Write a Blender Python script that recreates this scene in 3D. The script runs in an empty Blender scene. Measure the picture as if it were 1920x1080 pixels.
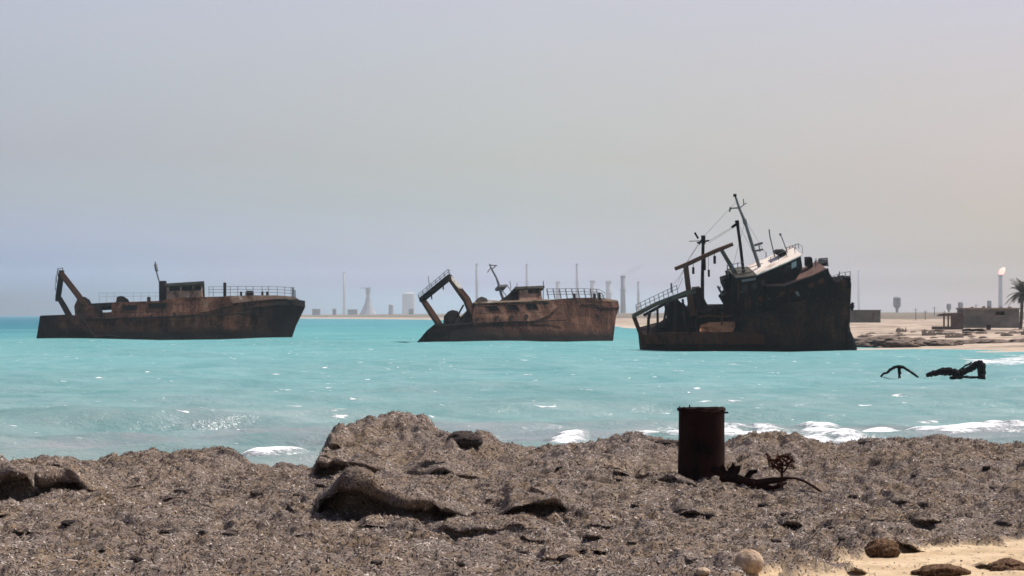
import bpy, bmesh, math, random
import numpy as np
from mathutils import Vector, Matrix
from mathutils.geometry import tessellate_polygon

random.seed(11)
rng = np.random.default_rng(11)
scene = bpy.context.scene
col = scene.collection

# ------------------------------------------------------------------ camera model
F = 5444.0        # focal length in pixels of the 1920 px wide photograph
CX, HY = 960.0, 590.0
H = 2.8           # eye height above the sea

def ray(px, py):
    return Vector(((px - CX) / F, 1.0, -(py - HY) / F))

def at(px, py, Y):
    d = ray(px, py)
    return Vector((d.x * Y, Y, H + d.z * Y))

def on(px, py, z=0.0):
    Y = (H - z) * F / (py - HY)
    return Vector(((px - CX) / F * Y, Y, z))

cam = bpy.data.cameras.new('camera')
cam.sensor_width = 36.0
cam.lens = 36.0 * F / 1920.0
cam.shift_y = (HY - 540.0) / 1920.0
cam.clip_start = 0.5
cam.clip_end = 30000
camo = bpy.data.objects.new('camera', cam)
col.objects.link(camo)
camo.location = (0, 0, H)
camo.rotation_euler = (math.radians(90), 0, 0)
scene.camera = camo

# ------------------------------------------------------------------ light and sky
SUN = Vector((0.46, 0.30, 0.835)).normalized()
el = math.asin(SUN.z)
az = math.atan2(SUN.x, SUN.y)
sl = bpy.data.lights.new('sun', 'SUN')
sl.energy = 5.0
sl.angle = math.radians(0.6)
sl.color = (1.0, 0.95, 0.88)
so = bpy.data.objects.new('sun', sl)
col.objects.link(so)
so.rotation_euler = (-SUN).to_track_quat('-Z', 'Y').to_euler()

world = bpy.data.worlds.new('World')
scene.world = world
world.use_nodes = True
wn, wl = world.node_tree.nodes, world.node_tree.links
wn.clear()
wo = wn.new('ShaderNodeOutputWorld')
bg = wn.new('ShaderNodeBackground')
sky = wn.new('ShaderNodeTexSky')
sky.sky_type = 'NISHITA'
sky.sun_disc = False
sky.sun_elevation = el
sky.sun_rotation = az
sky.altitude = 0
sky.air_density = 1.0
sky.dust_density = 2.2
sky.ozone_density = 1.0
SKY_STRENGTH = 0.1135
bg.inputs['Strength'].default_value = SKY_STRENGTH
# dusty air tints the sky: by elevation and by compass direction
tc = wn.new('ShaderNodeTexCoord')
sep = wn.new('ShaderNodeSeparateXYZ')
wl.new(tc.outputs['Generated'], sep.inputs[0])
def set_ramp(r, stops):
    e = r.color_ramp.elements
    while len(e) > 1:
        e.remove(e[-1])
    e[0].position, e[0].color = stops[0][0], (*stops[0][1], 1)
    for p, c in stops[1:]:
        k = e.new(p)
        k.color = (*c, 1)
mr = wn.new('ShaderNodeMapRange')
mr.inputs['From Min'].default_value = 0.0
mr.inputs['From Max'].default_value = 0.12
wl.new(sep.outputs['Z'], mr.inputs['Value'])
nz = wn.new('ShaderNodeTexNoise')
nz.inputs['Scale'].default_value = 3.0
nz.inputs['Detail'].default_value = 3.0
mpw = wn.new('ShaderNodeMapping')
mpw.inputs['Scale'].default_value = (2.0, 2.0, 10.0)
wl.new(tc.outputs['Generated'], mpw.inputs[0])
wl.new(mpw.outputs[0], nz.inputs['Vector'])
def wmath(op, a, b, c=None):
    x = wn.new('ShaderNodeMath'); x.operation = op
    for i, q in enumerate((a, b, c)):
        if q is None: continue
        if isinstance(q, (int, float)): x.inputs[i].default_value = q
        else: wl.new(q, x.inputs[i])
    return x.outputs[0]
warp = wmath('MULTIPLY_ADD', nz.outputs['Fac'], 0.16, -0.08)
elev = wmath('ADD', mr.outputs[0], wmath('MULTIPLY', warp, mr.outputs[0]))
side = wmath('ADD', wmath('MULTIPLY', sep.outputs['X'], 1 / 0.172), warp)
TINT = {
    'L': [(0.0, (0.002, 0.02, 0.123)), (0.045, (0.004, 0.032, 0.194)), (0.074, (0.095, 0.327, 0.753)), (0.11, (0.292, 0.544, 1.306)), (0.15, (0.425, 0.623, 1.376)), (0.214, (0.742, 0.879, 1.516)), (0.337, (0.792, 0.865, 1.15)), (0.459, (0.806, 0.764, 0.954)), (0.674, (0.876, 0.807, 0.915)), (1.0, (1.035, 0.865, 0.918))],
    'C': [(0.0, (1.082, 2.098, 3.512)), (0.04, (1.047, 1.949, 3.373)), (0.09, (0.782, 1.01, 2.046)), (0.2, (0.932, 1.09, 1.56)), (0.306, (0.843, 0.934, 1.149)), (0.43, (0.863, 0.851, 0.918)), (0.674, (0.934, 0.84, 0.877)), (1.0, (1.057, 0.874, 0.895))],
    'R': [(0.0, (1.165, 0.894, 0.945)), (0.04, (1.113, 0.86, 0.87)), (0.09, (0.757, 0.622, 0.429)), (0.214, (0.936, 0.874, 0.895)), (0.306, (0.942, 0.842, 0.9)), (0.398, (0.94, 0.816, 0.901)), (0.674, (0.961, 0.799, 0.831)), (1.0, (0.998, 0.83, 0.884))],
}
#TINTS
ro = {}
for k_, st_ in TINT.items():
    r_ = wn.new('ShaderNodeValToRGB')
    set_ramp(r_, [(p_, tuple(c_ / 4 for c_ in q_)) for p_, q_ in st_])
    wl.new(elev, r_.inputs[0])
    ro[k_] = r_.outputs[0]
def wmix(f, a, b, mode='MIX'):
    x = wn.new('ShaderNodeMix'); x.data_type = 'RGBA'; x.blend_type = mode
    x.clamp_result = False
    if isinstance(f, (int, float)): x.inputs[0].default_value = f
    else: wl.new(f, x.inputs[0])
    wl.new(a, x.inputs[6]); wl.new(b, x.inputs[7])
    return x.outputs[2]
def wclamp(v):
    x = wn.new('ShaderNodeClamp')
    wl.new(v, x.inputs[0])
    return x.outputs[0]
tl_ = wmix(wclamp(wmath('MULTIPLY', side, -1.0)), ro['C'], ro['L'])
tint_ = wmix(wclamp(side), tl_, ro['R'])
dbl_ = wn.new('ShaderNodeVectorMath'); dbl_.operation = 'SCALE'
dbl_.inputs['Scale'].default_value = 4.0
wl.new(wmix(1.0, sky.outputs[0], tint_, 'MULTIPLY'), dbl_.inputs[0])
wl.new(dbl_.outputs[0], bg.inputs['Color'])
wl.new(bg.outputs[0], wo.inputs['Surface'])

vs = scene.view_settings
vs.view_transform = 'Standard'
vs.look = 'None'
vs.exposure = 0.25
vs.gamma = 1.0
scene.render.engine = 'CYCLES'
cy = scene.cycles
cy.use_denoising = True
try:
    cy.denoiser = 'OPENIMAGEDENOISE'
    cy.denoising_input_passes = 'RGB_ALBEDO_NORMAL'
except Exception:
    pass
cy.max_bounces = 6
cy.diffuse_bounces = 3
cy.volume_bounces = 1
cy.filter_width = 1.6
cy.caustics_reflective = False
cy.caustics_refractive = False
cy.sample_clamp_indirect = 4.0

# ------------------------------------------------------------------ numpy noise
def _hash(ix, iy, seed):
    n = (ix.astype(np.int64) * 374761393 + iy.astype(np.int64) * 668265263 + seed * 974634777) & 0xffffffff
    n = ((n ^ (n >> 13)) * 1274126177) & 0xffffffff
    n = (n ^ (n >> 16)) & 0xffffffff
    return n.astype(np.float64) / 0xffffffff

def vnoise(x, y, seed=0):
    x = np.asarray(x, float); y = np.asarray(y, float)
    ix = np.floor(x); iy = np.floor(y)
    fx = x - ix; fy = y - iy
    fx = fx * fx * fx * (fx * (fx * 6 - 15) + 10)
    fy = fy * fy * fy * (fy * (fy * 6 - 15) + 10)
    a = _hash(ix, iy, seed); b = _hash(ix + 1, iy, seed)
    c = _hash(ix, iy + 1, seed); d = _hash(ix + 1, iy + 1, seed)
    return (a + (b - a) * fx) * (1 - fy) + (c + (d - c) * fx) * fy

def fbm(x, y, seed=0, octaves=4, gain=0.5):
    s = 0; a = 1; t = 0
    for i in range(octaves):
        s = s + a * vnoise(x * 2 ** i + 13.7 * i, y * 2 ** i - 7.3 * i, seed + i)
        t += a
        a *= gain
    return s / t - 0.5

def sstep(a, b, x):
    t = np.clip((np.asarray(x, float) - a) / (b - a), 0, 1)
    return t * t * (3 - 2 * t)

# ------------------------------------------------------------------ object helpers
def tag(o, label=None, cat=None, group=None, kind=None):
    if label: o['label'] = label
    if cat: o['category'] = cat
    if group: o['group'] = group
    if kind: o['kind'] = kind
    return o

def empty(name, loc=(0, 0, 0), mat=None):
    o = bpy.data.objects.new(name, None)
    col.objects.link(o)
    o.empty_display_size = 0.5
    if mat is not None:
        o.matrix_world = mat
    else:
        o.location = loc
    return o

class MB:
    def __init__(s):
        s.v = []
        s.f = []
    def add(s, vs_, fs_):
        o = len(s.v)
        s.v += [tuple(p) for p in vs_]
        s.f += [tuple(i + o for i in f) for f in fs_]
    def box(s, c, d, rot=None):
        c = Vector(c)
        vs_ = []
        for x in (-.5, .5):
            for y in (-.5, .5):
                for z in (-.5, .5):
                    p = Vector((x * d[0], y * d[1], z * d[2]))
                    if rot is not None: p = rot @ p
                    vs_.append(c + p)
        s.add(vs_, [(0, 1, 3, 2), (4, 6, 7, 5), (0, 4, 5, 1), (2, 3, 7, 6), (0, 2, 6, 4), (1, 5, 7, 3)])
    def tube(s, pts, r, n=8, flat=None):
        """round (or with n=4 square) tube through points; r a number or one per point; flat=(a,b) scales the section"""
        pts = [Vector(p) for p in pts]
        rr = r if isinstance(r, (list, tuple)) else [r] * len(pts)
        rings = []
        up = None
        for i, p in enumerate(pts):
            t = (pts[min(i + 1, len(pts) - 1)] - pts[max(i - 1, 0)])
            if t.length < 1e-9: t = Vector((0, 0, 1))
            t.normalize()
            if up is None:
                up = Vector((0, 1, 0)) if abs(t.y) < 0.9 else Vector((1, 0, 0))
            a = t.cross(up)
            if a.length < 1e-6: a = t.orthogonal()
            a.normalize()
            b = t.cross(a).normalized()
            fa, fb = flat if flat else (1, 1)
            off = math.pi / n
            rings.append([p + (a * math.cos(off + 2 * math.pi * k / n) * fa + b * math.sin(off + 2 * math.pi * k / n) * fb) * rr[i] for k in range(n)])
        vs_ = [q for g in rings for q in g]
        fs_ = []
        for i in range(len(pts) - 1):
            for k in range(n):
                k2 = (k + 1) % n
                fs_.append((i * n + k, i * n + k2, (i + 1) * n + k2, (i + 1) * n + k))
        fs_.append(tuple(range(n - 1, -1, -1)))
        e = (len(pts) - 1) * n
        fs_.append(tuple(range(e, e + n)))
        s.add(vs_, fs_)
    def slab(s, poly, off, holes=()):
        """plate: a 3D polygon (with holes) pushed along the vector off"""
        off = Vector(off)
        loops = [[Vector(p) for p in poly]] + [[Vector(p) for p in h] for h in holes]
        flat = [p for l in loops for p in l]
        tris = tessellate_polygon(loops)
        n = len(flat)
        fs_ = [tuple(t) for t in tris] + [tuple(n + i for i in reversed(t)) for t in tris]
        b = 0
        for l in loops:
            m = len(l)
            for i in range(m):
                j = (i + 1) % m
                fs_.append((b + i, b + j, n + b + j, n + b + i))
            b += m
        s.add(flat + [p + off for p in flat], fs_)
    def grid(s, rows, close=False):
        m = len(rows[0])
        vs_ = [p for r in rows for p in r]
        fs_ = []
        for i in range(len(rows) - 1):
            for k in range(m if close else m - 1):
                k2 = (k + 1) % m
                fs_.append((i * m + k, i * m + k2, (i + 1) * m + k2, (i + 1) * m + k))
        s.add(vs_, fs_)
    def rough_tube(s, pts, r, n=8, jag=.35, seed=1):
        R = random.Random(seed)
        pts = [Vector(p) for p in pts]
        rr = r if isinstance(r, (list, tuple)) else [r] * len(pts)
        P, Q = [], []
        for i in range(len(pts) - 1):
            for k in range(5):
                f = k / 5
                w = rr[i] + (rr[i + 1] - rr[i]) * f
                P.append(pts[i].lerp(pts[i + 1], f) + Vector((R.uniform(-1, 1), R.uniform(-1, 1), R.uniform(-1, 1))) * w * jag * .6)
                Q.append(w * (1 + R.uniform(-jag, jag)))
        P.append(pts[-1]); Q.append(rr[-1])
        s.tube(P, Q, n)
    def build(s, name, mat, parent=None, smooth=False, solid=True):
        me = bpy.data.meshes.new(name)
        me.from_pydata([tuple(v) for v in s.v], [], s.f)
        me.validate()
        bm = bmesh.new()
        bm.from_mesh(me)
        if solid:
            bmesh.ops.recalc_face_normals(bm, faces=bm.faces)
        bm.to_mesh(me)
        bm.free()
        if smooth:
            me.polygons.foreach_set('use_smooth', [True] * len(me.polygons))
        me.materials.append(mat)
        o = bpy.data.objects.new(name, me)
        col.objects.link(o)
        if parent is not None:
            o.parent = parent
        return o

def np_mesh(name, verts, quads, mat, smooth=True, attrs=None, cols=None):
    me = bpy.data.meshes.new(name)
    nv, nf = len(verts), len(quads)
    me.vertices.add(nv)
    me.vertices.foreach_set('co', np.asarray(verts, np.float32).ravel())
    me.loops.add(nf * 4)
    me.loops.foreach_set('vertex_index', np.asarray(quads, np.int32).ravel())
    me.polygons.add(nf)
    me.polygons.foreach_set('loop_start', np.arange(0, nf * 4, 4, dtype=np.int32))
    try:
        me.polygons.foreach_set('loop_total', np.full(nf, 4, np.int32))
    except Exception:
        pass
    me.polygons.foreach_set('use_smooth', np.full(nf, smooth, bool))
    me.update(calc_edges=True)
    for k, a in (attrs or {}).items():
        t = me.attributes.new(k, 'FLOAT', 'POINT')
        t.data.foreach_set('value', np.asarray(a, np.float32).ravel())
    for k, a in (cols or {}).items():
        t = me.attributes.new(k, 'FLOAT_COLOR', 'POINT')
        c4 = np.ones((nv, 4), np.float32)
        c4[:, :3] = a
        t.data.foreach_set('color', c4.ravel())
    me.materials.append(mat)
    o = bpy.data.objects.new(name, me)
    col.objects.link(o)
    return o

def grid_quads(nr, nc):
    i = np.arange(nr - 1)[:, None] * nc + np.arange(nc - 1)[None, :]
    return np.stack([i, i + 1, i + nc + 1, i + nc], -1).reshape(-1, 4)

# ------------------------------------------------------------------ materials
class NT:
    def __init__(s, name):
        s.m = bpy.data.materials.new(name)
        s.m.use_nodes = True
        s.n = s.m.node_tree.nodes
        s.l = s.m.node_tree.links
        s.b = s.n['Principled BSDF']
    def new(s, t, **kw):
        x = s.n.new(t)
        for k, v in kw.items():
            setattr(x, k, v)
        return x
    def link(s, a, b): s.l.new(a, b)
    def noise(s, vec, scale, detail=4, rough=0.6, mapping=None):
        if mapping:
            mp = s.new('ShaderNodeMapping')
            mp.inputs['Scale'].default_value = mapping
            s.link(vec, mp.inputs[0])
            vec = mp.outputs[0]
        t = s.new('ShaderNodeTexNoise')
        t.inputs['Scale'].default_value = scale
        t.inputs['Detail'].default_value = detail
        t.inputs['Roughness'].default_value = rough
        s.link(vec, t.inputs['Vector'])
        return t.outputs['Fac']
    def ramp(s, fac, stops):
        r = s.new('ShaderNodeValToRGB')
        set_ramp(r, stops)
        s.link(fac, r.inputs[0])
        return r.outputs[0]
    def maprange(s, v, a, b, c=0.0, d=1.0):
        r = s.new('ShaderNodeMapRange')
        for k, x in zip(('From Min', 'From Max', 'To Min', 'To Max'), (a, b, c, d)):
            r.inputs[k].default_value = x
        s.link(v, r.inputs['Value'])
        return r.outputs[0]
    def mix(s, fac, a, b, mode='MIX'):
        x = s.new('ShaderNodeMix', data_type='RGBA', blend_type=mode)
        for i, q in ((0, fac), (6, a), (7, b)):
            if isinstance(q, (int, float)): x.inputs[i].default_value = q
            elif isinstance(q, tuple): x.inputs[i].default_value = (*q, 1)
            else: s.link(q, x.inputs[i])
        return x.outputs[2]
    def math(s, op, a, b=None):
        x = s.new('ShaderNodeMath', operation=op)
        for i, q in ((0, a), (1, b)):
            if q is None: continue
            if isinstance(q, (int, float)): x.inputs[i].default_value = q
            else: s.link(q, x.inputs[i])
        return x.outputs[0]
    def bump(s, h, strength, dist):
        x = s.new('ShaderNodeBump')
        x.inputs['Strength'].default_value = strength
        x.inputs['Distance'].default_value = dist
        s.link(h, x.inputs['Height'])
        s.link(x.outputs[0], s.b.inputs['Normal'])
    def obj(s):
        return s.new('ShaderNodeTexCoord').outputs['Object']
    def base(s, c, rough=0.8, spec=0.3):
        if isinstance(c, tuple): s.b.inputs['Base Color'].default_value = (*c, 1)
        else: s.link(c, s.b.inputs['Base Color'])
        s.b.inputs['Roughness'].default_value = rough
        s.b.inputs['Specular IOR Level'].default_value = spec

def rust_mat(name, dark, mid, light, scale=1.0, streak=0.5, bump=0.02, pale=None, spots=None):
    t = NT(name)
    o = t.obj()
    n1 = t.noise(o, 0.55 * scale, 6, 0.65)
    n2 = t.noise(o, 1.6 * scale, 5, 0.7, (1.0, 1.0, 0.22))      # runs down the plate
    n3 = t.noise(o, 7 * scale, 4, 0.7)
    f = t.math('ADD', t.math('MULTIPLY', n1, 0.55), t.math('MULTIPLY', n2, 0.45 * streak + 0.1))
    f = t.math('ADD', f, t.math('MULTIPLY', n3, 0.2))
    c = t.ramp(f, [(0.44, dark), (0.53, mid), (0.62, mid), (0.74, light)])
    if pale:
        n4 = t.noise(o, 1.1 * scale, 5, 0.7)
        c = t.mix(t.maprange(n4, 0.6, 0.68), c, pale)
    if spots:
        n5 = t.noise(o, 3.0 * scale, 3, 0.6)
        c = t.mix(t.maprange(n5, 0.63, 0.7), c, spots)
    t.base(c, 0.85, 0.06)
    t.bump(t.math('ADD', n1, t.math('MULTIPLY', n3, 0.4)), 0.6, bump)
    return t.m

def hull_mat(name, dark, mid, light, wet_z, bow_u=None, bow_dir=1, stern_u=None, pale=None):
    """rust plate; black growth up to wet_z above the keel line, black towards the bow, darker towards the stern"""
    t = NT(name)
    o = t.obj()
    geo = t.new('ShaderNodeNewGeometry')
    wpos = t.new('ShaderNodeSeparateXYZ')
    t.link(geo.outputs['Position'], wpos.inputs[0])
    lp = t.new('ShaderNodeSeparateXYZ')
    t.link(o, lp.inputs[0])
    n1 = t.noise(o, 0.4, 6, 0.65)
    n2 = t.noise(o, 1.3, 6, 0.7, (1.0, 1.0, 0.15))
    n3 = t.noise(o, 6, 4, 0.7)
    f = t.math('ADD', t.math('MULTIPLY', n1, 0.5), t.math('MULTIPLY', n2, 0.35))
    f = t.math('ADD', f, t.math('MULTIPLY', n3, 0.25))
    c = t.ramp(f, [(0.48, dark), (0.53, mid), (0.56, mid), (0.64, light)])
    if pale:
        c = t.mix(t.maprange(t.noise(o, 0.9, 6, 0.75), 0.6, 0.7, 0, 0.7), c, pale)
    if bow_u is not None:
        a = t.math('ADD', lp.outputs[0], t.math('MULTIPLY', n2, 3.0))
        c = t.mix(t.maprange(a, bow_u, bow_u + 1.6, 0, 0.96), c, (0.007, 0.007, 0.008))
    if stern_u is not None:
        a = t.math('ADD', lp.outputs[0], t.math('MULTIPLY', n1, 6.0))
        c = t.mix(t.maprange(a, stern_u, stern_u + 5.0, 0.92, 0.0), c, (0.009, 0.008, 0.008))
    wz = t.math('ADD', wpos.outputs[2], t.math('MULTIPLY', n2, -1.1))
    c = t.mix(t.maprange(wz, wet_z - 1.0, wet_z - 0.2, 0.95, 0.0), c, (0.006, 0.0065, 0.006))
    t.base(c, 0.8, 0.06)
    br = t.new('ShaderNodeTexBrick')
    mpb = t.new('ShaderNodeMapping')
    mpb.inputs['Rotation'].default_value = (math.radians(90), 0, 0)
    t.link(o, mpb.inputs[0])
    t.link(mpb.outputs[0], br.inputs['Vector'])
    br.inputs['Scale'].default_value = 1.0
    br.inputs['Brick Width'].default_value = 2.6
    br.inputs['Row Height'].default_value = 1.0
    br.inputs['Mortar Size'].default_value = 0.035
    c = t.mix(t.math('MULTIPLY', br.outputs['Fac'], 0.55), c, (0.012, 0.007, 0.006))
    t.base(c, 0.8, 0.06)
    t.bump(t.math('ADD', t.math('MULTIPLY', n1, 2.0), t.math('MULTIPLY', n3, 0.3)), 0.7, 0.10)
    return t.m

M = {}
M['rust'] = rust_mat('rust_brown', (0.014, 0.007, 0.006), (0.085, 0.037, 0.024), (0.20, 0.098, 0.058))
M['rust_tan'] = rust_mat('rust_tan', (0.07, 0.035, 0.024), (0.30, 0.19, 0.125), (0.52, 0.39, 0.27), pale=(0.58, 0.49, 0.38))
M['rust_dark'] = rust_mat('rust_dark', (0.010, 0.009, 0.009), (0.022, 0.017, 0.016), (0.06, 0.035, 0.026))
M['burnt'] = rust_mat('burnt_black', (0.003, 0.003, 0.0035), (0.008, 0.007, 0.007), (0.035, 0.022, 0.018), spots=(0.07, 0.062, 0.06))
M['rust_red'] = rust_mat('rust_red', (0.012, 0.006, 0.005), (0.065, 0.024, 0.014), (0.16, 0.065, 0.036))
M['rust_orange'] = rust_mat('rust_orange', (0.12, 0.045, 0.02), (0.46, 0.22, 0.10), (0.66, 0.42, 0.24), 1.6)
M['house_top'] = rust_mat('rust_house_top', (0.06, 0.035, 0.03), (0.14, 0.085, 0.068), (0.2, 0.13, 0.11))
M['white_paint'] = rust_mat('old_white_paint', (0.35, 0.24, 0.17), (0.75, 0.66, 0.56), (0.8, 0.76, 0.7), 1.5)
M['olive'] = rust_mat('olive_paint', (0.03, 0.028, 0.022), (0.085, 0.078, 0.06), (0.16, 0.145, 0.11), 1.3)
M['grey_steel'] = rust_mat('weathered_grey_steel', (0.06, 0.06, 0.065), (0.17, 0.16, 0.16), (0.34, 0.32, 0.31), 2.0)
M['drum'] = rust_mat('drum_rust', (0.004, 0.003, 0.003), (0.018, 0.007, 0.005), (0.10, 0.036, 0.02), 4.5, bump=0.006)
M['interior'] = NT('dark_interior').m
M['interior'].node_tree.nodes['Principled BSDF'].inputs['Base Color'].default_value = (0.008, 0.008, 0.008, 1)
M['interior'].node_tree.nodes['Principled BSDF'].inputs['Roughness'].default_value = 0.9

def plain(name, c, rough=0.8, var=0.3, scale=1.0):
    t = NT(name)
    n = t.noise(t.obj(), scale, 5, 0.65)
    lo = tuple(x * (1 - var) for x in c)
    hi = tuple(min(1, x * (1 + var)) for x in c)
    t.base(t.ramp(n, [(0.35, lo), (0.65, hi)]), rough, 0.2)
    t.bump(n, 0.3, 0.02)
    return t.m

# ------------------------------------------------------------------ sea
def foam_field(X, Y):
    f = np.zeros_like(X)
    # px centre, py centre, half width px, half height px
    for (px, py, wx, wy, k) in FOAM:
        c = on(px, py)
        hx = wx / F * c.y
        y1 = on(px, py + wy).y; y2 = on(px, py - wy).y
        hy = (y2 - y1) / 2
        # a front bends a little
        bend = 0.35 * hy * np.sin((X - c.x) / max(hx, .1) * 2.3 + px)
        e = ((X - c.x) / hx) ** 2 + ((Y - c.y - bend) / hy) ** 2
        f = np.maximum(f, k * np.clip(1.25 - e, 0, 1))
    return f
FOAM = [
    (520, 871, 72, 7.0, 0.90), (480, 868, 30, 3.9, 0.72),
    (1062, 829, 42, 7.8, 0.90), (1105, 838, 60, 3.9, 0.63), (930, 824, 16, 2.3, 0.54),
    (1340, 823, 150, 6.2, 0.90), (1240, 822, 60, 4.7, 0.81), (1420, 822, 70, 5.5, 0.81),
    (1525, 812, 48, 7.0, 0.90), (1548, 832, 60, 7.0, 0.90), (1500, 836, 60, 4.7, 0.72),
    (1860, 802, 80, 7.0, 0.90), (1770, 826, 130, 4.7, 0.90), (1640, 824, 50, 3.1, 0.81), (1900, 822, 60, 4.7, 0.72), (1735, 811, 22, 2.3, 0.63),
    (1985, 806, 80, 7.8, 0.90), (2090, 828, 90, 6.2, 0.90),
    (1880, 681, 60, 6.2, 0.72), (1855, 697, 34, 3.9, 0.65), (1910, 668, 50, 3.1, 0.65), (1900, 690, 46, 7.0, 0.68), (1935, 676, 80, 3.9, 0.68), (1880, 700, 40, 3.1, 0.50), (2050, 690, 90, 9.4, 0.65),
    (300, 893, 60, 4.7, 0.72), (100, 905, 80, 5.5, 0.72), (-150, 900, 90, 7.0, 0.81),
]
WAVES = []
for i in range(26):
    lam = 0.55 * (1.16 ** i)
    th = -math.pi / 2 + 0.25 + rng.normal(0, 0.42)
    amp = 0.0105 * lam ** 0.85
    WAVES.append((2 * math.pi / lam * math.cos(th), 2 * math.pi / lam * math.sin(th), amp * (0.6 if lam > 8 else 1), rng.uniform(0, 6.28), lam))

def build_sea():
    pxs = np.concatenate([[-60000, -25000, -12000, -6000, -3000, -1800], np.linspace(-800, 2720, 640), [3700, 5000, 8000, 14000, 27000, 60000]])
    dips = np.concatenate([[1200, 800, 560], np.arange(400, 60, -0.85), np.arange(60, 14, -0.6), np.arange(14, 3, -0.5), [2.4, 2.0, 1.72]])
    Ys = H * F / dips
    Yg, Pg = np.meshgrid(Ys, pxs, indexing='ij')
    Xg = (Pg - CX) / F * Yg
    Z = np.zeros_like(Xg)
    step = np.gradient(Ys)[:, None] * np.ones_like(Xg)
    for kx, ky, a, ph, lam in WAVES:
        w = np.clip((lam / step - 1.6) / 2.0, 0, 1)
        g = 0.55 + 0.9 * vnoise(Xg / (lam * 5) + ph * 9, Yg / (lam * 5), 5)
        arg = kx * Xg + ky * Yg + ph
        Z += a * w * g * (np.sin(arg) + 0.22 * np.sin(2 * arg + 1.2))
    foam = foam_field(Xg, Yg)
    Z += 0.13 * foam * (Yg < 120)
    # sediment where the surf stirs the bottom, clear turquoise over sand, deeper blue far out
    def C(r, g, b): return np.array([r, g, b])
    n = fbm(Xg / 30, Yg / 60, 3, 4)
    n2 = fbm(Xg / 7, Yg / 22, 9, 4)
    keyY = np.array([40, 52, 62, 78, 110, 170, 260, 450, 900, 8000])
    keyC = np.array([[.26, .32, .30], [.26, .34, .32], [.25, .345, .335], [.225, .37, .36], [.20, .395, .395], [.185, .40, .40], [.165, .40, .40], [.115, .37, .38], [.085, .31, .345], [.075, .27, .33]])
    Yw = Yg * (1 + 0.5 * n)
    tint = np.stack([np.interp(np.log(np.clip(Yw, 40, 8000)), np.log(keyY), keyC[:, k]) for k in range(3)], -1)
    # stirred weed makes grey-violet patches behind the breakers on the right
    weed = np.clip(sstep(30, -10, np.abs(Yg - 66) * 2.2) * sstep(0.02, 0.2, fbm(Xg / 5, Yg / 9, 21, 3) + 0.14 * sstep(-2, 9, Xg)), 0, 1)
    tint = tint * (1 - 0.75 * weed[..., None]) + np.array([.26, .26, .28]) * 0.75 * weed[..., None]
    deep = sstep(-0.10, -0.165, Xg / Yg + 0.02 * n) * sstep(230, 700, Yw)
    tint = tint * (1 - deep[..., None] * np.array([.60, .38, .27]))
    tint *= 0.755 * (1 + 0.22 * n2[..., None])
    v = np.stack([Xg, Yg, Z], -1).reshape(-1, 3)
    t = NT('sea_water')
    ca = t.new('ShaderNodeAttribute', attribute_name='tint').outputs['Color']
    fa = t.new('ShaderNodeAttribute', attribute_name='foam').outputs['Fac']
    geo = t.new('ShaderNodeNewGeometry').outputs['Position']
    na = t.noise(geo, 1.0, 6, 0.7, (0.75, 1.0, 1.0))
    nb = t.noise(geo, 5.0, 5, 0.7, (0.7, 1.1, 1.0))
    nc = t.noise(geo, 0.30, 4, 0.6, (0.45, 1.0, 1.0))
    c = t.mix(t.maprange(nc, 0.3, 0.7, 0.0, 1.0), t.mix(1.0, ca, (0.80, 0.86, 0.87), 'MULTIPLY'), t.mix(1.0, ca, (1.12, 1.03, 1.01), 'MULTIPLY'))
    c = t.mix(t.maprange(na, 0.36, 0.64), t.mix(1.0, c, (0.82, 0.89, 0.90), 'MULTIPLY'), t.mix(1.0, c, (1.16, 1.08, 1.07), 'MULTIPLY'))  # ripple crests and troughs: light and shade painted into the water colour
    # broken surf
    fm = t.math('ADD', t.math('MULTIPLY', fa, 1.0), t.math('MULTIPLY', t.math('SUBTRACT', t.math('ADD', t.math('MULTIPLY', na, .45), t.math('MULTIPLY', nb, .55)), 0.5), 4.2))
    fm = t.maprange(fm, 0.28, 0.85)
    fm = t.math('MULTIPLY', fm, t.maprange(fa, 0.02, 0.12))
    # sun glints painted as scattered white flecks on the bay
    glint_noise = t.noise(geo, 1.1, 2, 0.5, (0.7, 1.0, 1.0))
    glint = t.math('MULTIPLY', t.maprange(glint_noise, 0.71, 0.74), t.maprange(nb, 0.42, 0.56))
    fm = t.math('MAXIMUM', fm, t.math('MULTIPLY', glint, 0.8))
    gn = t.noise(geo, 2.6, 2, 0.5, (0.6, 1.0, 1.0))  # finer white flecks, more sun glints painted into the colour
    fm = t.math('MAXIMUM', fm, t.math('MULTIPLY', t.maprange(gn, 0.715, 0.76), 0.85))
    c = t.mix(fm, c, (0.86, 0.87, 0.87))
    t.base(c, 0.22, 0.5)
    t.link(t.maprange(fm, 0, 1, 0.16, 0.7), t.b.inputs['Roughness'])
    t.b.inputs['IOR'].default_value = 1.33
    t.b.inputs['Specular IOR Level'].default_value = 0.0
    gl = t.new('ShaderNodeBsdfGlossy')
    gl.inputs['Roughness'].default_value = 0.22
    ms = t.new('ShaderNodeMixShader')
    t.link(t.math('MULTIPLY', t.maprange(t.math('ADD', t.math('MULTIPLY', na, .5), t.math('MULTIPLY', nc, .5)), 0.38, 0.62, 0.015, 0.17), t.maprange(fm, 0, 1, 1.0, 0.0)), ms.inputs[0])
    t.link(t.b.outputs[0], ms.inputs[1])
    t.link(gl.outputs[0], ms.inputs[2])
    t.link(ms.outputs[0], t.n['Material Output'].inputs['Surface'])
    t.bump(t.math('ADD', t.math('MULTIPLY', na, 1.0), t.math('ADD', t.math('MULTIPLY', nb, 0.35), t.math('MULTIPLY', fm, 0.5))), 0.8, 0.14)
    t.link(t.b.inputs['Normal'].links[0].from_socket, gl.inputs['Normal'])
    o = np_mesh('sea', v, grid_quads(len(dips), len(pxs)), t.m, True, {'foam': foam}, {'tint': tint.reshape(-1, 3)})
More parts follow.
